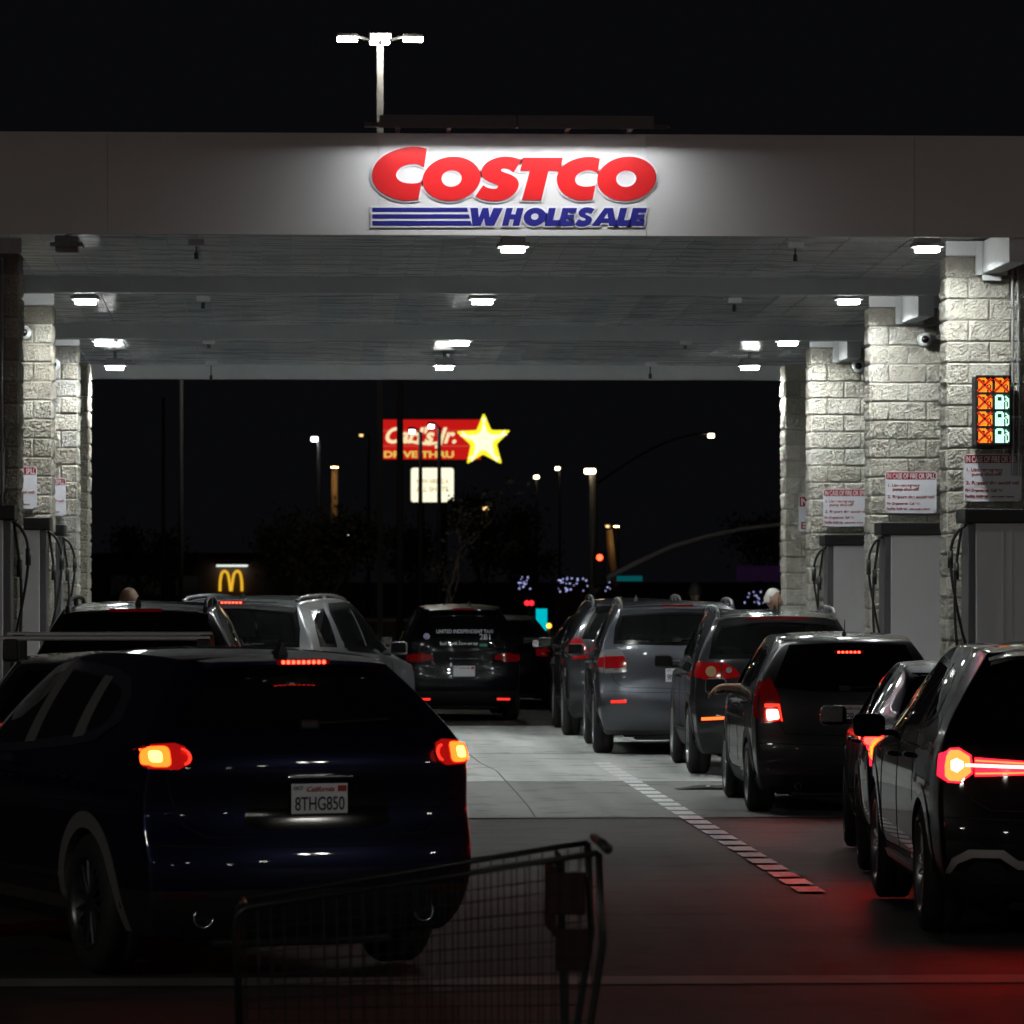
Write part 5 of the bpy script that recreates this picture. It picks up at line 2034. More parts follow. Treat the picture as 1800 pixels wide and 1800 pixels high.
# --- silver SUV turned right
ps = paint('silver', (0.20, 0.205, 0.22), 0.7, 0.34)
S = scaled(SUV, 5.1, 1.98, 1.84)
S['roofhw'] = [(0.3, 0.66), (1.2, 0.70), (2.4, 0.68), (3.3, 0.70), (3.9, 0.84), (4.8, 0.76), (5.1, 0.6)]
S['rear'] = [(0.2, 0.22), (0.3, 0.09), (0.45, 0.02), (0.65, 0.0), (0.78, 0.02), (0.85, 0.06), (1.1, 0.07), (1.28, 0.10), (1.5, 0.18), (1.72, 0.30), (1.84, 0.40)]
f = feats('suv', 5.1, 1.98, 1.84)
f.update(rear_glass=[(-.76, 1.30), (.76, 1.30), (.74, 1.50), (.66, 1.72), (0, 1.735), (-.66, 1.72), (-.74, 1.50)], brake_light=(.12, 1.765, 6, 'led_red_hot', .0), spoiler=(.66, .07, 1.78),
         side_glass=[[(.50, 1.30), (1.12, 1.285), (1.20, 1.70), (.66, 1.68)], [(1.42, 1.27), (2.35, 1.23), (2.38, 1.73), (1.42, 1.72)], [(2.42, 1.225), (3.36, 1.19), (3.10, 1.45), (2.72, 1.67), (2.44, 1.73)]],
         window_trim=[(1.50, 1.25), (2.35, 1.21), (3.42, 1.165), (3.12, 1.47), (2.73, 1.70), (2.38, 1.755), (1.46, 1.745), (1.34, 1.65), (1.36, 1.38)],
         tail_mat=M['red_lens'], rails=(.62, .6, 2.8, ps, .03), mirror=(3.20, 1.24), glass=M['glass'], clad=.3)
f['arch_mat'] = ps
X, Y = spot(394, 168)
car('waiting_car', 'silver grey SUV turned to the right with chrome window trim, beyond the blue crossover', 'car', X, Y, math.radians(-15), S, ps, f)

# --- dark SUV with roof rails, left line
S = scaled(SUV, 4.7, 1.90, 1.84)
S['roofhw'] = [(0.3, 0.60), (1.2, 0.64), (2.2, 0.63), (3.0, 0.66), (3.5, 0.78), (4.3, 0.72), (4.7, 0.6)]
f = feats('suv', 4.7, 1.90, 1.84)
f.update(rails=(.57, .45, 2.4, M['black_plastic'], .06), tail_mat=M['red_lens'], glass=M['glass_dark'], fin=(.0, .72), brake_light=(.2, 1.765, 0, 'led_red_soft', 0), spoiler=(.60, .09, 1.765),
         rear_glass=[(-.76, 1.24), (.76, 1.24), (.70, 1.45), (.58, 1.69), (0, 1.72), (-.58, 1.69), (-.70, 1.45)])
X, Y = spot(234, 214)
car('waiting_car', 'black SUV with raised black roof rails and shark fin, second in the left line', 'car', X, Y, math.radians(-1.5), S, paint('black_rail', (0.012, 0.012, 0.012), 0.4, 0.3), f)

# --- dark wagon carrying roof bars
S = scaled(SUV, 4.5, 1.80, 1.56)
f = feats('suv', 4.5, 1.80, 1.56)
f.update(brake_light=(.13, 1.345, 6, 'led_red_hot', .0), spoiler=None, fin=None, glass=M['glass_dark'], tail_rear=[(.62, 1.02), (.78, 1.0), (.76, 1.34), (.68, 1.34)], tail_mat=M['tail_glow'],
         tail_inner=[('bulb', [(.66, 1.08), (.76, 1.07), (.74, 1.28), (.68, 1.28)], 'rear', M['tail_mid'])])
X, Y = spot(178, 281)
wagon, wb_ = car('waiting_car', 'dark wagon with two roof bars, behind the blue crossover at the left', 'car', X, Y, 0, S, paint('dark_wagon', (0.02, 0.02, 0.021), 0.5, 0.3), f)
rack = thing('roof_rack', 'two long black roof bars with end feet on the dark wagon', 'roof rack', (X, Y, 1.56))
for yy, zz in ((.95, .075), (1.85, .09)):
    mb = MB().box(-.70, .66, yy - .04, yy + .04, zz, zz + .03, bev=.012)
    mb.build('crossbar', mat('bar_metal', (.62, .62, .63), .45, .5), rack)
    for sx in (-1, 1):
        mb = MB().box(sx * .62 - .05, sx * .62 + .05, yy - .06, yy + .06, -.06, zz + .012, bev=.02)
        mb.build('foot', M['black_plastic'], rack)
# ------------------------------------------------------------------ people
def skin_mesh(nodes, edges):
    me = bpy.data.meshes.new('person')
    me.from_pydata([n[0] for n in nodes], edges, [])
    o = bpy.data.objects.new('person', me)
    COL.objects.link(o)
    md = o.modifiers.new('skin', 'SKIN')
    md.use_smooth_shade = True
    for i, n in enumerate(nodes):
        r = n[1]
        me.skin_vertices[0].data[i].radius = r if isinstance(r, tuple) else (r, r)
    me.skin_vertices[0].data[0].use_root = True
    s = o.modifiers.new('sub', 'SUBSURF')
    s.levels = s.render_levels = 1
    dg = bpy.context.evaluated_depsgraph_get()
    out = bpy.data.meshes.new_from_object(o.evaluated_get(dg))
    bpy.data.objects.remove(o)
    bpy.data.meshes.remove(me)
    return out


def head_bm(mb, c, rot=0.0, k=1.0):
    bm = bmesh.new()
    bmesh.ops.create_uvsphere(bm, u_segments=28, v_segments=20, radius=1)
    R_ = Matrix.Rotation(rot, 3, 'Z')
    for v in bm.verts:
        p = v.co.copy()          # face looks to -y
        x, y, z = p.x * .076, p.y * .096, p.z * .118
        if z < 0:
            x *= 1 - .28 * (-p.z) ** 1.5
            y = y * (1 - .22 * (-p.z)) - .012 * (-p.z)
        if p.y < -.75 and abs(p.x) < .28:
            if -.35 < p.z < .12:
                y -= .022 * (1 - abs(p.x) / .28) * (1 - abs(p.z + .2) / .35)
            if abs(p.z + .52) < .08:
                y -= .006
        if p.y < -.6 and .18 < abs(p.x) < .5 and abs(p.z - .08) < .14:
            y += .009
        if abs(p.x) > .93 and abs(p.z) < .3 and abs(p.y) < .35:
            x *= 1.13
        v.co = Vector(c) + R_ @ Vector((x, y, z)) * k
    mb.bm(bm, 0)


def hair_bm(c, rot, full, k=1.0):
    bm = bmesh.new()
    bmesh.ops.create_uvsphere(bm, u_segments=32, v_segments=22, radius=1)
    dead = [v for v in bm.verts if (v.co.z < (-.35 if v.co.y > .1 else .45 - .5 * (v.co.y + 1) * .5)) or (v.co.y < -.5 and v.co.z < .55)]
    bmesh.ops.delete(bm, geom=dead, context='VERTS')
    R_ = Matrix.Rotation(rot, 3, 'Z')
    for v in bm.verts:
        q = 1 + .06 * noise.noise(v.co * 5) + .04 * noise.noise(v.co * 14)
        v.co = Vector(c) + R_ @ Vector((v.co.x * .083 * full * q, v.co.y * .104 * full * q, v.co.z * .127 * full * q)) * k
    mb = MB()
    mb.bm(bm)
    return mb


def hand(nodes, edges, wi, w, d, side):
    """palm and five unequal bent fingers rooted at wrist node wi"""
    w, d = Vector(w), Vector(d).normalized()
    a = Vector((0, 1, 0)) if abs(d.y) < .8 else Vector((1, 0, 0))
    a = (a - d * a.dot(d)).normalized()
    dn = d.cross(a).normalized() * side
    p = len(nodes)
    nodes.append((tuple(w + d * .05), (.036, .018)))
    edges.append((wi, p))
    for q, (off, ln) in enumerate(((-.030, .062), (-.010, .078), (.011, .072), (.030, .055))):
        b0 = len(nodes)
        nodes.append((tuple(w + d * .085 + a * off), .0098))
        nodes.append((tuple(w + d * (.085 + ln * .55) + a * off + dn * .010), .0088))
        nodes.append((tuple(w + d * (.085 + ln * .85) + a * off + dn * .034), .0075))
        edges += [(p, b0), (b0, b0 + 1), (b0 + 1, b0 + 2)]
    b0 = len(nodes)
    nodes.append((tuple(w + d * .045 - a * .045 + dn * .008), .011))
    nodes.append((tuple(w + d * .080 - a * .055 + dn * .026), .009))
    edges += [(p, b0), (b0, b0 + 1)]


def person(label, X, Y, z0, H, rot, skin_c, hair_c, shirt_c, trouser_c, bald=False):
    k = H / 1.75
    root = thing('person', label, 'person', (X, Y, z0), rot)
    N = [((0, 0, .95), (.13, .10)), ((0, 0, 1.12), (.125, .095)), ((0, 0, 1.32), (.15, .10)), ((0, .01, 1.44), (.085, .075)), ((0, 0, 1.53), .052)]
    E = [(0, 1), (1, 2), (2, 3), (3, 4)]
    T = []
    TE = []
    for s in (-1, 1):
        b = len(N)
        N += [((s * .10, 0, .86), .085), ((s * .105, -.01, .50), .058), ((s * .11, .02, .09), .04), ((s * .115, -.13, .04), .036)]
        E += [(0, b), (b, b + 1), (b + 1, b + 2), (b + 2, b + 3)]
        b = len(N)
        N += [((s * .175, 0, 1.42), .058), ((s * .225, .02, 1.14), .042), ((s * .235, -.08, .90), .028)]
        E += [(2, b), (b, b + 1), (b + 1, b + 2)]
        hand(N, E, b + 2, N[b + 2][0], (0, -.25, -1), -s)
    me = skin_mesh(N, E)
    mb = MB()
    mb.add([v.co.copy() for v in me.vertices], [list(p.vertices) for p in me.polygons])
    bpy.data.meshes.remove(me)
    head_bm(mb, (0, -.015, 1.632))
    mb.v = [v * k for v in mb.v]
    mb.build('body', mat('skin_tone', skin_c, .42), root, True)
    if not bald:
        hb = hair_bm((0, -.012, 1.64), 0, 1.03)
        hb.v = [v * k for v in hb.v]
        hb.build('hair', mat('hair', hair_c, .7, bump=.6, bscale=90), root, True)
    sh = [((0, 0, .90), (.15, .12)), ((0, 0, 1.12), (.145, .115)), ((0, 0, 1.33), (.17, .12)), ((0, .01, 1.46), (.09, .08))]
    se = [(0, 1), (1, 2), (2, 3)]
    for s in (-1, 1):
        b = len(sh)
        sh += [((s * .18, 0, 1.42), .072), ((s * .225, .02, 1.16), .056)]
        se += [(2, b), (b, b + 1)]
    me = skin_mesh(sh, se)
    me.transform(Matrix.Scale(k, 4))
    put_mesh('shirt', me, mat('shirt', shirt_c, .85), root)
    tr = [((0, 0, .95), (.145, .115))]
    te = []
    for s in (-1, 1):
        b = len(tr)
        tr += [((s * .10, 0, .84), .10), ((s * .106, -.01, .50), .075), ((s * .11, .02, .10), .06)]
        te += [(0, b), (b, b + 1), (b + 1, b + 2)]
    me = skin_mesh(tr, te)
    me.transform(Matrix.Scale(k, 4))
    put_mesh('trousers', me, mat('trousers', trouser_c, .85), root)
    return root


person('bald person standing beyond the black SUV by the left pumps, only the head showing', PX(225, 40.6), 40.6, .0, 1.945, math.radians(150), (.36, .20, .13), (0, 0, 0), (.05, .06, .09), (.03, .03, .04), True)
person('dark haired person standing beyond the grey SUV, only the back of the head showing', PX(1222, 63.5), 63.5, 0, 1.93, math.radians(170), (.32, .20, .14), (.012, .011, .010), (.06, .06, .06), (.03, .03, .04))
person('white haired person standing beyond the black compact SUV by the right pumps', PX(1357, 56.0), 56.0, 0, 1.87, math.radians(70), (.42, .26, .19), (.62, .60, .57), (.10, .10, .12), (.04, .04, .05))

# driver of the hatchback, left forearm resting out of the window
drv = thing('person', "driver of the grey hatchback resting a bare forearm out of the open window", 'person', (HX, HY, 0), math.radians(-1.0))
x0 = -.36
N = [((x0, 1.62, .50), (.15, .11)), ((x0, 1.55, .72), (.14, .10)), ((x0, 1.50, .95), (.155, .10)), ((x0, 1.50, 1.06), .08), ((x0, 1.51, 1.13), .052)]
E = [(0, 1), (1, 2), (2, 3), (3, 4)]
for s in (-1, 1):
    b = len(N)
    N += [((x0 + s * .10, 1.74, .48), .09), ((x0 + s * .11, 2.10, .55), .062), ((x0 + s * .11, 2.38, .30), .045), ((x0 + s * .11, 2.48, .27), .038)]
    E += [(0, b), (b, b + 1), (b + 1, b + 2), (b + 2, b + 3)]
b = len(N)
N += [((x0 - .18, 1.52, 1.02), .058), ((x0 - .33, 1.86, 1.045), .044), ((-.98, 1.93, 1.055), .030)]
E += [(2, b), (b, b + 1), (b + 1, b + 2)]
hand(N, E, b + 2, N[b + 2][0], (-.7, .25, -.45), 1)
b = len(N)
N += [((x0 + .18, 1.52, 1.02), .058), ((x0 + .24, 1.74, .86), .043), ((x0 + .10, 1.95, .90), .028)]
E += [(2, b), (b, b + 1), (b + 1, b + 2)]
hand(N, E, b + 2, N[b + 2][0], (-.2, 1, .1), -1)
me = skin_mesh(N, E)
mb = MB()
mb.add([v.co.copy() for v in me.vertices], [list(p.vertices) for p in me.polygons])
bpy.data.meshes.remove(me)
head_bm(mb, (x0, 1.53, 1.235), math.pi)
mb.build('body', M['skin'], drv, True)
hair_bm((x0, 1.525, 1.245), math.pi, 1.03).build('hair', mat('hair_dark', (.02, .015, .012), .7), drv, True)
me = skin_mesh([((x0, 1.62, .48), (.165, .13)), ((x0, 1.55, .72), (.16, .12)), ((x0, 1.50, .96), (.175, .12)), ((x0, 1.5, 1.07), .085), ((x0 - .18, 1.52, 1.02), .07), ((x0 - .26, 1.70, 1.035), .06), ((x0 + .18, 1.52, 1.02), .07), ((x0 + .22, 1.65, .92), .06)],
               [(0, 1), (1, 2), (2, 3), (2, 4), (4, 5), (2, 6), (6, 7)])
put_mesh('shirt', me, mat('driver_shirt', (.05, .045, .05), .85), drv)

# ------------------------------------------------------------------ shopping cart in the foreground
CY = 16.4
kx = lambda px: PX(px, CY)
cx0 = kx(1042)
cart = thing('shopping_cart', 'dark wire shopping cart out of focus in the front centre, handle to the right', 'shopping cart', (cx0, CY, 0))
M['cart_wire'] = mat('cart_wire', (0.022, 0.022, 0.023), 0.4, 0.5)
M['cart_red'] = mat('cart_red', (0.022, 0.002, 0.002), 0.5)
Wd = .31
zt0, zt1 = PZ(1490, CY), PZ(1588, CY)
xl = kx(418) - cx0
zl = lambda x: zt0 + (zt1 - zt0) * x / xl
mb = MB()
for s in (-1, 1):
    mb.tube([(.0, s * Wd, zt0), (xl + .03, s * (Wd - .05), zl(xl + .03)), (xl, s * (Wd - .06), zt1 - .025), (xl - .005, s * (Wd - .07), zt1 - .10), (xl + .01, s * (Wd - .09), .40)], .011, 8)
    mb.tube([(0, s * Wd, zt0), (.015, s * Wd, .75), (-.04, s * Wd, .40), (-.10, s * Wd, .16)], .014, 8)
    mb.tube([(-.10, s * Wd, .17), (xl + .12, s * (Wd - .08), .20)], .013, 8)
    mb.tube([(-.05, s * Wd, .36), (xl + .01, s * (Wd - .09), .40)], .010, 8)
mb.tube([(xl + .03, -Wd + .05, zl(xl)), (xl + .02, Wd - .05, zl(xl))], .011, 8)
mb.tube([(xl + .01, -Wd + .09, .40), (xl + .01, Wd - .09, .40)], .009, 8)
fr = mb.build('frame', M['cart_wire'], cart, True)
mb = MB()
for s in (-1, 1):
    for i in range(27):
        t = (i + .5) / 27
        xt = xl * t
        xb_ = (xl + .01) * t
        mb.tube([(xt, s * (Wd - .05 * t), zl(xt)), (xb_, s * (Wd - .09 * t), .36 + .04 * t)], .0020, 5)
    for j in range(1, 6):
        q = j / 6
        mb.tube([(-.0 - .05 * q, s * Wd, zt0 + (.36 - zt0) * q), (xl + .01 * q, s * (Wd - .05 - .04 * q), zt1 + (.40 - zt1) * q)], .0024, 5)
for i in range(9):
    y = -Wd + .05 + (2 * Wd - .10) * (i + .5) / 9
    mb.tube([(xl, y, zt1), (xl + .01, y * .9, .40)], .0020, 5)
    mb.tube([(xl + .01, y * .9, .40), (-.04, y, .36)], .0020, 5)
    mb.tube([(-.12, y, zt0 - .02), (-.10, y, .37)], .0020, 5)
mb.build('basket', M['cart_wire'], cart)
MB().tube([(.03, -Wd - .03, zt0 + .015), (.03, Wd + .03, zt0 + .015)], .019, 12).build('handle', M['black_plastic'], cart, True)
mb = MB()
mb.box(-.19, -.155 + .11, -Wd + .02, -Wd + .03, zt0 - .22, zt0 - .07, bev=.004)
mb.box(-.15, -.03, -Wd + .02, -Wd + .03, zt0 - .42, zt0 - .27, bev=.004)
mb.box(-.16, -.145, -Wd + .04, Wd - .04, zt0 - .30, zt0 - .05, bev=.004)
mb.build('child_seat_flap', M['cart_red'], cart)
for (x, y, rr) in ((-.06, -Wd, .0625), (-.06, Wd, .0625), (xl + .16, -Wd + .1, .0625), (xl + .16, Wd - .1, .0625)):
    mb = MB()
    mb.lathe([(-.015, .02), (-.015, .055), (-.01, rr), (.01, rr), (.015, .055), (.015, .02)], 'y', 24, c=(x, y, rr), closed=True)
    mb.box(x - .02, x + .02, y - .028, y - .018, rr - .02, .18)
    mb.box(x - .02, x + .02, y + .018, y + .028, rr - .02, .18)
    mb.build('caster', M['rubber'], cart)

# low black hump on the concrete beside the hatchback
Y = F * EYE / (1388 - 1010)
x0, x1 = PX(1187, Y), PX(1330, Y)
mb = MB()
prof = [(0, 0), (.18, .035), (.32, .042), (.40, .034), (.52, .045), (.66, .044), (x1 - x0, .03), (x1 - x0, 0)]
vs = []
for yy in (-.16, .0, .16):
    for (a, h_) in prof:
        vs.append((a, yy, h_ * (1.0 if yy == 0 else .55)))
k = len(prof)
fs = []
for j in range(2):
    for i in range(k - 1):
        fs.append((j * k + i, j * k + i + 1, (j + 1) * k + i + 1, (j + 1) * k + i))
fs += [tuple(range(k))[::-1], tuple(2 * k + i for i in range(k))]
mb.add(vs, fs)
hump = mb.build('black_hump', M['rubber'])
hump.location = (x0, Y, .001)
tag(hump, 'low black hump lying on the concrete beside the grey hatchback', 'cable ramp')
mb = MB()
for a in (.30, .58):
    mb.box(a - .02, a + .02, -.165, -.15, .028, .046, bev=.004)
o = mb.build('reflector', M['plate_white'], hump)

# ------------------------------------------------------------------ lamps of the car park and street
M['lot_led'] = emat('lot_led', (1.0, 0.97, 0.88), LOT_STRENGTH)
M['lot_far'] = emat('lot_far', (0.95, 0.97, 1.0), 9)
M['street_warm'] = emat('street_warm', (1.0, 0.80, 0.50), 7)
M['pole'] = mat('pole_paint', (0.15, 0.145, 0.135), 0.5, vary=0.06, scale=4)
M['pole_dark'] = mat('pole_dark', (0.045, 0.043, 0.04), 0.6)
M['wood_pole'] = mat('wood_pole', (0.02, 0.016, 0.013), 0.9, bump=.5, bscale=30)
M['sodium'] = emat('sodium', (1.0, 0.62, 0.25), 1.6)


def lot_pole(X, Y, ztop, label, w=.15, hs=1.0, ml='lot_led', rz=0.0):
    p = thing('parking_lot_lamp', label, 'lamp post', (X, Y, 0), rz, 'four headed parking lot lamps')
    MB().box(-w / 2, w / 2, -w / 2, w / 2, 0, ztop - .12, bev=.02).build('pole', M['pole'], p)
    MB().lathe([(0, .3), (.65, .3), (.68, .26), (.68, 0)], 'z', 24).build('pole_base', M['gutter'], p, True)
    for dx, dy in ((-1, 0), (1, 0), (0, -1), (0, 1)):
        mb = MB()
        if dx:
            c = (dx * .80 * hs, 0)
            mb.tube([(0, 0, ztop - .10), (dx * .55 * hs, 0, ztop + .03)], .025, 6)
        else:
            c = (0, dy * .60 * hs)
            mb.tube([(0, 0, ztop - .14), (0, dy * .40 * hs, ztop - .02)], .03, 6)
        sx_, sy_ = .25 * hs, .20 * hs
        mb.box(c[0] - sx_, c[0] + sx_, c[1] - sy_, c[1] + sy_, ztop, ztop + .07, bev=.015)
        h_ = mb.build('lamp_head', M['pole_dark'], p)
        MB().box(c[0] - sx_ * .93, c[0] + sx_ * .93, c[1] - sy_ * .93, c[1] + sy_ * .93, ztop - .055, ztop - .001, bev=.01).build('lens', M[ml], h_)
    return p


lot_pole(PX(668, 94), 94, PZ(68, 94), 'tall lamp post with four bright heads rising behind the canopy', .125, .85)
lot_pole(17.5, 4.0, 9.5, 'four headed lamp post right of the waiting cars, outside the photo', .15, 1.1)
lot_pole(-15.0, 9.0, 9.5, 'four headed lamp post left of the waiting cars, outside the photo', .15, 1.1)
for lx, ly, lz, lab in ((9.0, -42.0, 10.5, 'nearest right'), (-16.0, -48.0, 10.5, 'nearest left'), (31.0, -26.0, 10.5, 'far right'), (38.0, -64.0, 10.5, 'rear right'),
                        (2.0, -88.0, 10.5, 'rearmost'), (-34.0, -30.0, 10.5, 'far left'), (46.0, 8.0, 10.5, 'outermost right')):
    lot_pole(lx, ly, lz, f'four headed lamp post behind the camera, {lab} of the car park', .15, 1.0)


def street_lamp(px, py, Y, label, side, ml='street_warm', pw=.10, arm=None, pole_px=None, rad=None, pole_mat='pole', size=.11):
    h_ = PY(px, py, Y)
    px_ = pole_px if pole_px is not None else px + side * 8
    X = PX(px_, Y)
    s = thing('street_lamp', label, 'street lamp', (X, Y, 0), 0, 'street lamps behind the station')
    dx = h_.x - X
    zt = h_.z
    mb = MB().tube([(0, 0, 0), (0, 0, zt - .05 if arm is None else arm)], pw, 8, r1=pw * .6)
    mb.build('pole', M[pole_mat], s, True)
    pts = [(0, 0, (zt - .1) if arm is None else arm)]
    if arm is None:
        pts += [(dx * .3, 0, zt + .02), (dx, 0, zt + .05)]
    else:
        for q in range(1, 9):
            t = q / 8
            pts.append((dx * t, 0, arm + (zt + .05 - arm) * math.sin(t * math.pi / 2)))
    a_ = MB().tube(pts, pw * .4, 6).build('arm', M[pole_mat], s, True)
    hd = MB().box(dx - size * 1.1, dx + size * 1.1, -size * .6, size * .6, zt + .03, zt + .12, bev=.03).build('lamp_head', M[pole_mat], s)
    MB().box(dx - size * .9, dx + size * .9, -size * .5, size * .5, zt - .10, zt + .03, bev=.03).build('lens', M[ml], hd)
    return s


street_lamp(553, 770, 130, 'single white street lamp left of the red restaurant sign', 1, 'lot_far', .10, pole_px=561)
street_lamp(724, 757, 150, 'white street lamp in front of the red restaurant sign, left one of two', 1, 'lot_far', .10, pole_px=739)
street_lamp(758, 748, 155, 'white street lamp in front of the red restaurant sign, right one of two', 1, 'lot_far', .10, pole_px=772)
street_lamp(943, 837, 170, 'warm street lamp right of the star, lowest of the three in a row', -1, 'street_warm', .07, pole_px=943, pole_mat='pole_dark')
street_lamp(980, 822, 185, 'warm street lamp right of the star, middle of the three in a row', -1, 'street_warm', .06, pole_px=984, pole_mat='pole_dark')
street_lamp(1250, 764, 140, 'warm street lamp on a long curved arm, highest on the right', 1, 'street_warm', .10, arm=PZ(852, 140), pole_px=1046, pole_mat='pole_dark')
street_lamp(1068, 924, 230, 'faint warm street lamp above the red signal', 1, 'sodium', .10, pole_px=1086)
street_lamp(635, 764, 230, 'faint unlit looking street lamp between the white lamp and the red sign', 1, 'sodium', .10, pole_px=648, pole_mat='pole_dark')
street_lamp(852, 892, 190, 'tiny pinkish lamp low right of the reader board', -1, 'sodium', .06, pole_px=856, pole_mat='pole_dark', size=.18)

# traffic signal: lamp on its pole, mast arm
TY = 120
X = PX(1042, TY)
sg = thing('traffic_signal', 'grey signal pole with red light, lamp and long rising mast arm', 'traffic signal', (X, TY, 0))
MB().tube([(0, 0, 0), (0, 0, PZ(835, TY))], .12, 12, r1=.085).build('pole', M['pole'], sg, True)
pts = []
for (px, py) in ((1044, 1040), (1075, 1012), (1120, 990), (1180, 962), (1240, 944), (1300, 931), (1372, 922), (1440, 917)):
    p = PY(px, py, TY)
    pts.append((p.x - X, 0, p.z))
MB().tube(pts, .085, 8, r1=.05).build('mast_arm', mat('mast_paint', (.42, .40, .40), .5), sg, True)
p = PY(1053, 980, TY)
hx = p.x - X
mb = MB().box(hx - .16, hx + .16, -.25, -.05, p.z - .75, p.z + .2, bev=.03)
hd = mb.build('signal_head', M['black_plastic'], sg)
MB().lathe([(0, 0), (-.02, .0), (-.03, .06), (.0, .085)], 'y', 20, c=(hx, -.25, p.z)).build('red_light', emat('signal_red', (1.0, .06, .02), 6), hd, True)
p = PY(1037, 827, TY)
hx = p.x - X
MB().tube([(0, 0, p.z - .08), (hx, 0, p.z + .06)], .05, 6).build('lamp_arm', M['pole'], sg)
MB().box(hx - .15, hx + .15, -.12, .12, p.z - .09, p.z + .05, bev=.04).build('lamp', M['street_warm'], sg)
p = PY(1105, 1017, TY)
st = obj('street_sign', *(lambda b: (b.v, b.f))(MB().box(p.x - .34, p.x + .34, TY - .36, TY - .33, p.z - .07, p.z + .07, bev=.01)), mat('sign_teal', (.0, .22, .24), .5, emit=(0, .5, .55), strength=.12))
tag(st, 'small dim teal street name sign hanging right of the signal pole', 'street sign')
MB().box(p.x - .3, p.x - .27, TY - .345, TY - .02, p.z + .03, p.z + .12).build('hanger', M['pole_dark'], st)

# second signal further down and glowing teal panel
p = PY(930, 1060, 150)
sg2 = thing('traffic_signal', 'far red traffic signal beside the glowing teal panel', 'traffic signal', (p.x, 150, 0))
MB().tube([(.18, .15, 0), (.18, .15, p.z + .5)], .07, 8).build('pole', M['pole_dark'], sg2, True)
h_ = MB().box(-.18, .18, -.1, .1, p.z - .95, p.z + .28, bev=.04).build('signal_head', M['black_plastic'], sg2)
mb = MB()
for dx in (-.075, .075):
    mb.lathe([(0, 0), (-.03, 0), (-.02, .07), (0, .085)], 'y', 18, c=(dx, -.1, p.z))
mb.build('red_light', emat('signal_red_far', (1.0, .02, .03), 2.2), h_)
p = PY(952, 1089, 130)
pn = thing('transit_display', 'glowing turquoise upright panel above the dark sedan', 'lit sign', (p.x, 130, 0))
w_, h2 = .16, .31
MB().box(-w_ - .02, w_ + .02, 0, .12, 0.02, p.z + h2 + .02, bev=.02).build('case', M['black_plastic'], pn)
MB().box(-w_, w_, -.01, .0, p.z - h2, p.z + h2).build('screen', emat('teal_glow', (0.0, .62, .72), .8), pn)
p = PY(965, 1100, 128)
o = thing('amber_light', 'small round amber light beside the turquoise panel', 'signal light', (p.x, 128, 0))
MB().tube([(0, .1, 0), (0, .1, p.z)], .04, 8).build('post', M['pole_dark'], o, True)
MB().ball((0, 0, p.z), .075).build('lens', emat('amber_glow', (1.0, .42, .04), 3), o, True)

# dim posts and poles
def pole(name, px, y0, y1, Y, r, m, label, cat, tilt=0):
    X = PX(px, Y)
    zb, zt = max(0, PZ(y1, Y)), PZ(y0, Y)
    o = MB().tube([(0, 0, 0), (tilt, 0, zt)], r, 10, r1=r * .75).build(name, M[m], None, True)
    o.location = (X, Y, 0)
    return tag(o, label, cat, 'poles behind the station')


pole('utility_pole', 703, 600, 1100, 110, .10, 'wood_pole', 'dark wooden pole crossing in front of the red restaurant sign', 'pole')
pole('light_pole', 318, 560, 800, 98, .06, 'pole_dark', 'grey light pole seen under the canopy on the left, its head hidden', 'pole')
pole('light_pole', 287, 700, 980, 150, .07, 'pole_dark', 'thin dim pole just left of the grey light pole', 'pole')
pole('utility_pole', 588, 826, 1000, 140, .14, 'sodium_wood' if 'sodium_wood' in M else 'pole', 'pole lit orange by a lamp left of the red sign', 'pole')
pole('utility_pole', 1088, 930, 1010, 180, .20, 'pole', 'leaning pole lit orange right of the signal pole', 'pole', -.4)
for px, Y, py in ((588, 139.4, 822), (1084, 179.3, 926)):
    p = PY(px, py, Y)
    o = thing('wall_lamp', f'small amber flood lamp on top of the orange lit pole {"left of the red sign" if px < 900 else "right of the signal"}', 'lamp', (p.x, Y, p.z), 0, 'amber flood lamps')
    MB().box(-.12, .12, -.12, .12, .02, .10, bev=.02).build('hood', M['pole_dark'], o)
    MB().box(-.10, .10, -.10, .10, .0, .02).build('lens', emat('amber_flood', (1.0, .45, .12), 60), o)

# ------------------------------------------------------------------ restaurant pylon sign
RY = 220.0
def RP(px, py):
    p = PY(px, py, RY)
    return p.x, p.z
xa, za = RP(671, 736)
xb, zb_ = RP(846, 809)
bx = (xa + xb) / 2
rs = thing('restaurant_sign', "tall lit red restaurant sign reading Carl's Jr. DRIVE THRU with a yellow star", 'sign', (bx, RY, 0))
M['rs_red'] = emat('sign_glow_red', (0.72, 0.012, 0.010), .75)
M['rs_cream'] = emat('sign_glow_cream', (1.0, .80, .45), 1.0)
M['rs_gold'] = emat('sign_glow_gold', (.95, .62, .12), .85)
M['rs_yellow'] = emat('sign_glow_yellow', (1.0, .86, .03), 1.15)
M['rs_pale'] = emat('sign_glow_pale', (1.0, .96, .60), 1.25)
M['rs_white'] = emat('sign_glow_white', (1.0, .95, .70), 1.15)
mb = MB().box(xa - bx, xb - bx, 0, .5, zb_, za, bev=.03)
mb.tube([(-.5, .25, 0), (-.5, .25, zb_ + .1)], .16, 12)
mb.tube([(.6, .25, 0), (.6, .25, zb_ + .1)], .16, 12)
mb.build('cabinet', M['pole_dark'], rs)
mb = MB().box(xa - bx + .04, xb - bx - .04, -.02, .0, zb_ + .04, za - .04)
fcp = mb.build('face', M['rs_red'], rs)
mb = MB()
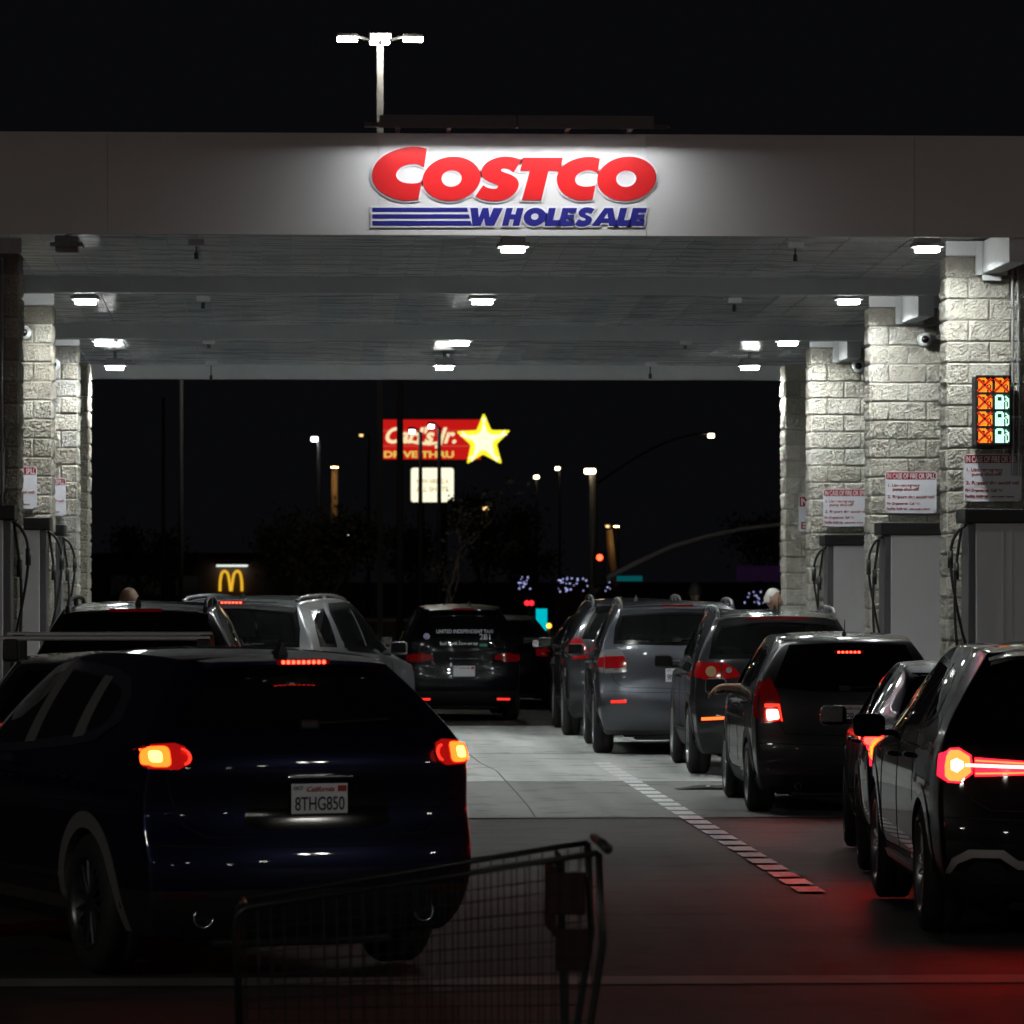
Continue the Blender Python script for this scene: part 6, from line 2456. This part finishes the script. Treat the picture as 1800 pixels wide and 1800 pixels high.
for py in (757, 784):
    z = RP(700, py)[1]
    mb.box(xa - bx + .05, xb - bx - .05, -.026, -.021, z - .03, z + .03)
mb.build('face_seam', emat('seam_glow', (.85, .08, .05), .7), fcp)
tm = text_mesh("Carl's Jr.", 1.0, .01, .035, shear=.32, width=(RP(797, 0)[0] - RP(673, 0)[0]))
ys = [v.co.y for v in tm.vertices]
hh = RP(700, 743)[1] - RP(700, 781)[1]
k_ = hh / (max(ys) - min(ys))
for v in tm.vertices:
    v.co.y *= k_
x, z = RP(674, 778)
put_mesh('script_lettering', tm, M['rs_cream'], fcp, at(x - bx, -.04, z))
sw = [RP(*q) for q in ((700, 775), (715, 777), (735, 781), (755, 783), (775, 779), (776, 775), (755, 778), (735, 776), (715, 772), (700, 771))]
me = curve_mesh('swash', [[(a - bx, b_) for a, b_ in sw]], .01)
put_mesh('swash', me, M['rs_cream'], fcp, Matrix.Translation((0, -.04, 0)) @ FACE_ME)
tm = text_mesh('DRIVE THRU', 1.0, .01, .04, width=(RP(797, 0)[0] - RP(674, 0)[0]))
ys = [v.co.y for v in tm.vertices]
k_ = (RP(700, 791)[1] - RP(700, 803)[1]) / (max(ys) - min(ys))
for v in tm.vertices:
    v.co.y *= k_
x, z = RP(674, 804)
put_mesh('lettering', tm, M['rs_gold'], fcp, at(x - bx, -.04, z))
star = [RP(*q) for q in ((850, 727), (863, 757), (896, 757), (872, 781), (881, 815), (849, 798), (821, 815), (828, 782), (803, 759), (838, 757))]
star = round_poly([(a - bx, b_) for a, b_ in star], .10)
so = put_mesh('star', curve_mesh('star', [star], .12, .02), M['rs_yellow'], rs, Matrix.Translation((0, -.16, 0)) @ FACE_ME)
put_mesh('star_centre', curve_mesh('star_centre', [offset_poly(star, -.20)], .01), M['rs_pale'], so, Matrix.Translation((0, -.31, 0)) @ FACE_ME)
xa, za = RP(721, 821)
xb, zb_ = RP(799, 884)
q = round_poly([(xa - bx, zb_), (xb - bx, zb_), (xb - bx, za), (xa - bx, za)], .18)
bo = put_mesh('reader_board', curve_mesh('reader_board', [q], .2), M['pole_dark'], rs, Matrix.Translation((0, .22, 0)) @ FACE_ME)
put_mesh('board_face', curve_mesh('board_face', [offset_poly(q, -.04)], .01), M['rs_white'], bo, Matrix.Translation((0, .0, 0)) @ FACE_ME)
bl_ = mat('board_letter', (.35, .28, .05), .6, emit=(.8, .65, .2), strength=.6)
for tx, dz in (('NOW HIRING A', .06), ('ALL SHIFTS', -.32)):
    put_mesh('board_lettering', text_mesh(tx, .34, .004, .004, width=1.55), bl_, bo, at((xa + xb) / 2 - bx - .78, -.02, (za + zb_) / 2 + dz))

# ------------------------------------------------------------------ burger restaurant with lit arches
BY = 300.0
xa, xb = PX(150, BY), PX(520, BY)
zt = PZ(978, BY)
b_ = thing('restaurant_building', 'low dark brown restaurant with lit yellow arches under a wall lamp', 'building', ((xa + xb) / 2, BY, 0))
hx = (xb - xa) / 2
MB().box(-hx, hx, 0, 8, 0, zt, bev=.02).build('wall', mat('brown_wall', (.10, .06, .05), .9, vary=.2, scale=1), b_)
MB().box(-hx - .15, hx + .15, -.15, 8.15, zt + .003, zt + .22).build('roof', mat('brown_roof', (.06, .04, .035), .8), b_)
for px in (215, 270, 330):
    x = PX(px, BY) - (xa + xb) / 2
    w_ = MB().box(x - .8, x + .8, -.05, .02, .7, 2.0).build('window', M['frit'], b_)
ax = PX(406, BY - .2) - (xa + xb) / 2
g = []
for s in (-1, 1):
    cx = ax + s * .36
    pts_o = [(cx + s * .36, PZ(1039, BY)), (cx + s * .34, PZ(1021, BY)), (cx + s * .24, PZ(1008, BY)), (cx + s * .05, PZ(1004, BY)), (cx - s * .18, PZ(1011, BY)), (cx - s * .34, PZ(1039, BY))]
    pts = open_smooth(pts_o, 5)
    mb = MB().tube([(x, -.22, z) for x, z in pts], .085, 8)
    mb.build('arch_letter', emat('arch_yellow', (1.0, .55, .03), .85), b_, True)
mb = MB().box(ax - 1.05, ax + 1.2, -.9, -.1, PZ(993, BY), PZ(987, BY), bev=.05)
lw = mb.build('wall_lamp', M['pole_dark'], b_)
MB().box(ax - .95, ax + 1.1, -.85, -.15, PZ(996, BY), PZ(993, BY) - .003).build('lens', emat('wall_lamp_glow', (.9, 1.0, .9), 1.2), lw)

# fairy lights and far small lights
M['fairy'] = emat('fairy_light', (.5, .52, 1.0), 1.1)
rnd = random.Random(11)
for px0, px1, py0, py1, n_, lab in ((912, 932, 1013, 1035, 16, 'left cluster of pale blue string lights'), (978, 1042, 1014, 1040, 30, 'middle cluster of pale blue string lights'), (1046, 1076, 1022, 1040, 8, 'small cluster of pale blue string lights right of the signal pole'),
                                    (1308, 1345, 1040, 1062, 16, 'right cluster of pale blue string lights beside the white haired person')):
    Y = 160
    c = PY((px0 + px1) / 2, (py0 + py1) / 2, Y)
    wires = [PY(rnd.uniform(px0, px1), rnd.uniform(py0, py1), Y + rnd.uniform(-.6, .6)) - c for i in range(n_)]
    wires.sort(key=lambda v: v.x)
    o = MB().tube(wires, .006, 4).build('string_lights', M['pole_dark'])
    o.location = c
    tag(o, lab + ' in the far trees', 'string lights', 'string lights')
    for p in wires:
        MB().ball(p, rnd.uniform(.014, .034), n=8).build('bulb', M['fairy'], o)
for px, py, w_, col, st, lab in ((612, 943, .16, (.8, 1.0, 1.0), 1.4, 'tiny white wall light left of the bare tree'), (606, 970, .05, (.8, .9, 1.0), 1.0, 'very faint white dot below the tiny white wall light'),
                                 (1338, 1008, .9, (.25, .10, .38), .025, 'dim purple banner beside the farthest right pillar')):
    Y = 165
    p = PY(px, py, Y)
    hgt = w_ * .45 if px != 1338 else .28
    o = thing('small_light' if px != 1338 else 'lit_banner', lab, 'light' if px != 1338 else 'banner', (p.x, Y, 0))
    MB().tube([(0, .1, 0), (0, .1, p.z + hgt)], .05, 8).build('post', M['pole_dark'], o, True)
    MB().box(-w_, w_, -.04, .02, p.z - hgt, p.z + hgt, bev=.02).build('lens' if px != 1338 else 'banner_face', emat('small_glow', col, st), o)

# low brown wall far right of the taxi
xa, xb = PX(972, 175), PX(1064, 175)
o = MB().box(xa, xb, 175, 175.4, 0, PZ(1028, 175), bev=.02).build('brick_wall', mat('brick_brown', (.16, .06, .05), .9, vary=.25, scale=2))
tag(o, 'low dim reddish brick wall beyond the lit panel', 'wall')

# ------------------------------------------------------------------ trees
def leaf_mat(name, c):
    return mat(name, c, .7, vary=.45, scale=1.4)


def tree(X, Y, h, cr, label, lm, n=1500, bare=False, seed=1, cz=None):
    r = random.Random(seed)
    t_ = thing('tree', label, 'tree', (X, Y, 0), 0, 'trees behind the station')
    mb = MB()
    tips = []

    def grow_(p, d, ln, rad, dep):
        pts = [p]
        q = p.copy()
        for i in range(4):
            d2 = (d + Vector((r.uniform(-.2, .2), r.uniform(-.2, .2), r.uniform(-.05, .12)))).normalized()
            q = q + d2 * ln / 4
            pts.append(q.copy())
        mb.tube(pts, rad, 6 if dep > 1 else 5, r1=rad * .6, cap=False)
        tips.append(q.copy())
        tips.append(pts[2].copy())
        if dep > 0:
            for i in range(r.choice((2, 3, 3))):
                a = r.uniform(0, 6.28)
                s = r.uniform(.4, .85)
                nd = (d + Vector((math.cos(a) * s, math.sin(a) * s, r.uniform(-.05, .3)))).normalized()
                grow_(pts[r.choice((2, 3, 4))], nd, ln * r.uniform(.6, .8), rad * .55, dep - 1)
    grow_(Vector((0, 0, 0)), Vector((0, 0, 1)), h * .42, h * .020, 4)
    mb.build('trunk', mat('bark', (.10, .08, .065), .9, bump=.5), t_, True)
    cl = MB()
    m_ = n // 4 if bare else n
    for i in range(m_):
        c = r.choice(tips)
        if c.z < h * .3:
            continue
        c = c + Vector((r.gauss(0, cr * .16), r.gauss(0, cr * .16), r.gauss(0, cr * .14)))
        s = r.uniform(.07, .16) * (cr / 2.2)
        a = Vector((r.uniform(-1, 1), r.uniform(-1, 1), r.uniform(-1, 1))).normalized()
        b = a.cross(Vector((r.uniform(-1, 1), r.uniform(-1, 1), r.uniform(-1, 1)))).normalized()
        cl.add([c - a * s, c + b * s * .5, c + a * s, c - b * s * .5], [(0, 1, 2, 3)])
    cl.build('crown', lm, t_)
    return t_


G1, G2, G3 = leaf_mat('leaf_dark', (.08, .095, .04)), leaf_mat('leaf_green', (.11, .15, .035)), leaf_mat('leaf_brown', (.06, .05, .03))
tree(PX(790, 106), 106, 3.9, 1.4, 'bare branching tree with thin leaves in the middle, above the taxi', G3, 900, True, 4)
tree(PX(838, 205), 205, 5.8, 2.2, 'green tree lit by the restaurant sign, below the star', G2, 2600, False, 8)
tree(PX(735, 205), 205, 4.6, 2.0, 'dark leafy tree below the reader board', G1, 2000, False, 15)
tree(PX(590, 118), 118, 3.6, 1.8, 'dark brown leafy tree left of the utility pole', G3, 2200, False, 21)
tree(PX(520, 125), 125, 3.3, 1.6, 'dark leafy tree right of the yellow arches', G1, 2000, False, 29)
tree(PX(915, 190), 190, 4.4, 1.9, 'dark tree between the star and the warm street lamps', G1, 1600, False, 33)
tree(PX(1330, 175), 175, 5.0, 2.0, 'dark tree beside the farthest right pillar', G1, 1600, False, 37)
tree(PX(240, 200), 200, 4.2, 2.2, 'dark tree in front of the brown restaurant', G1, 1800, False, 41)
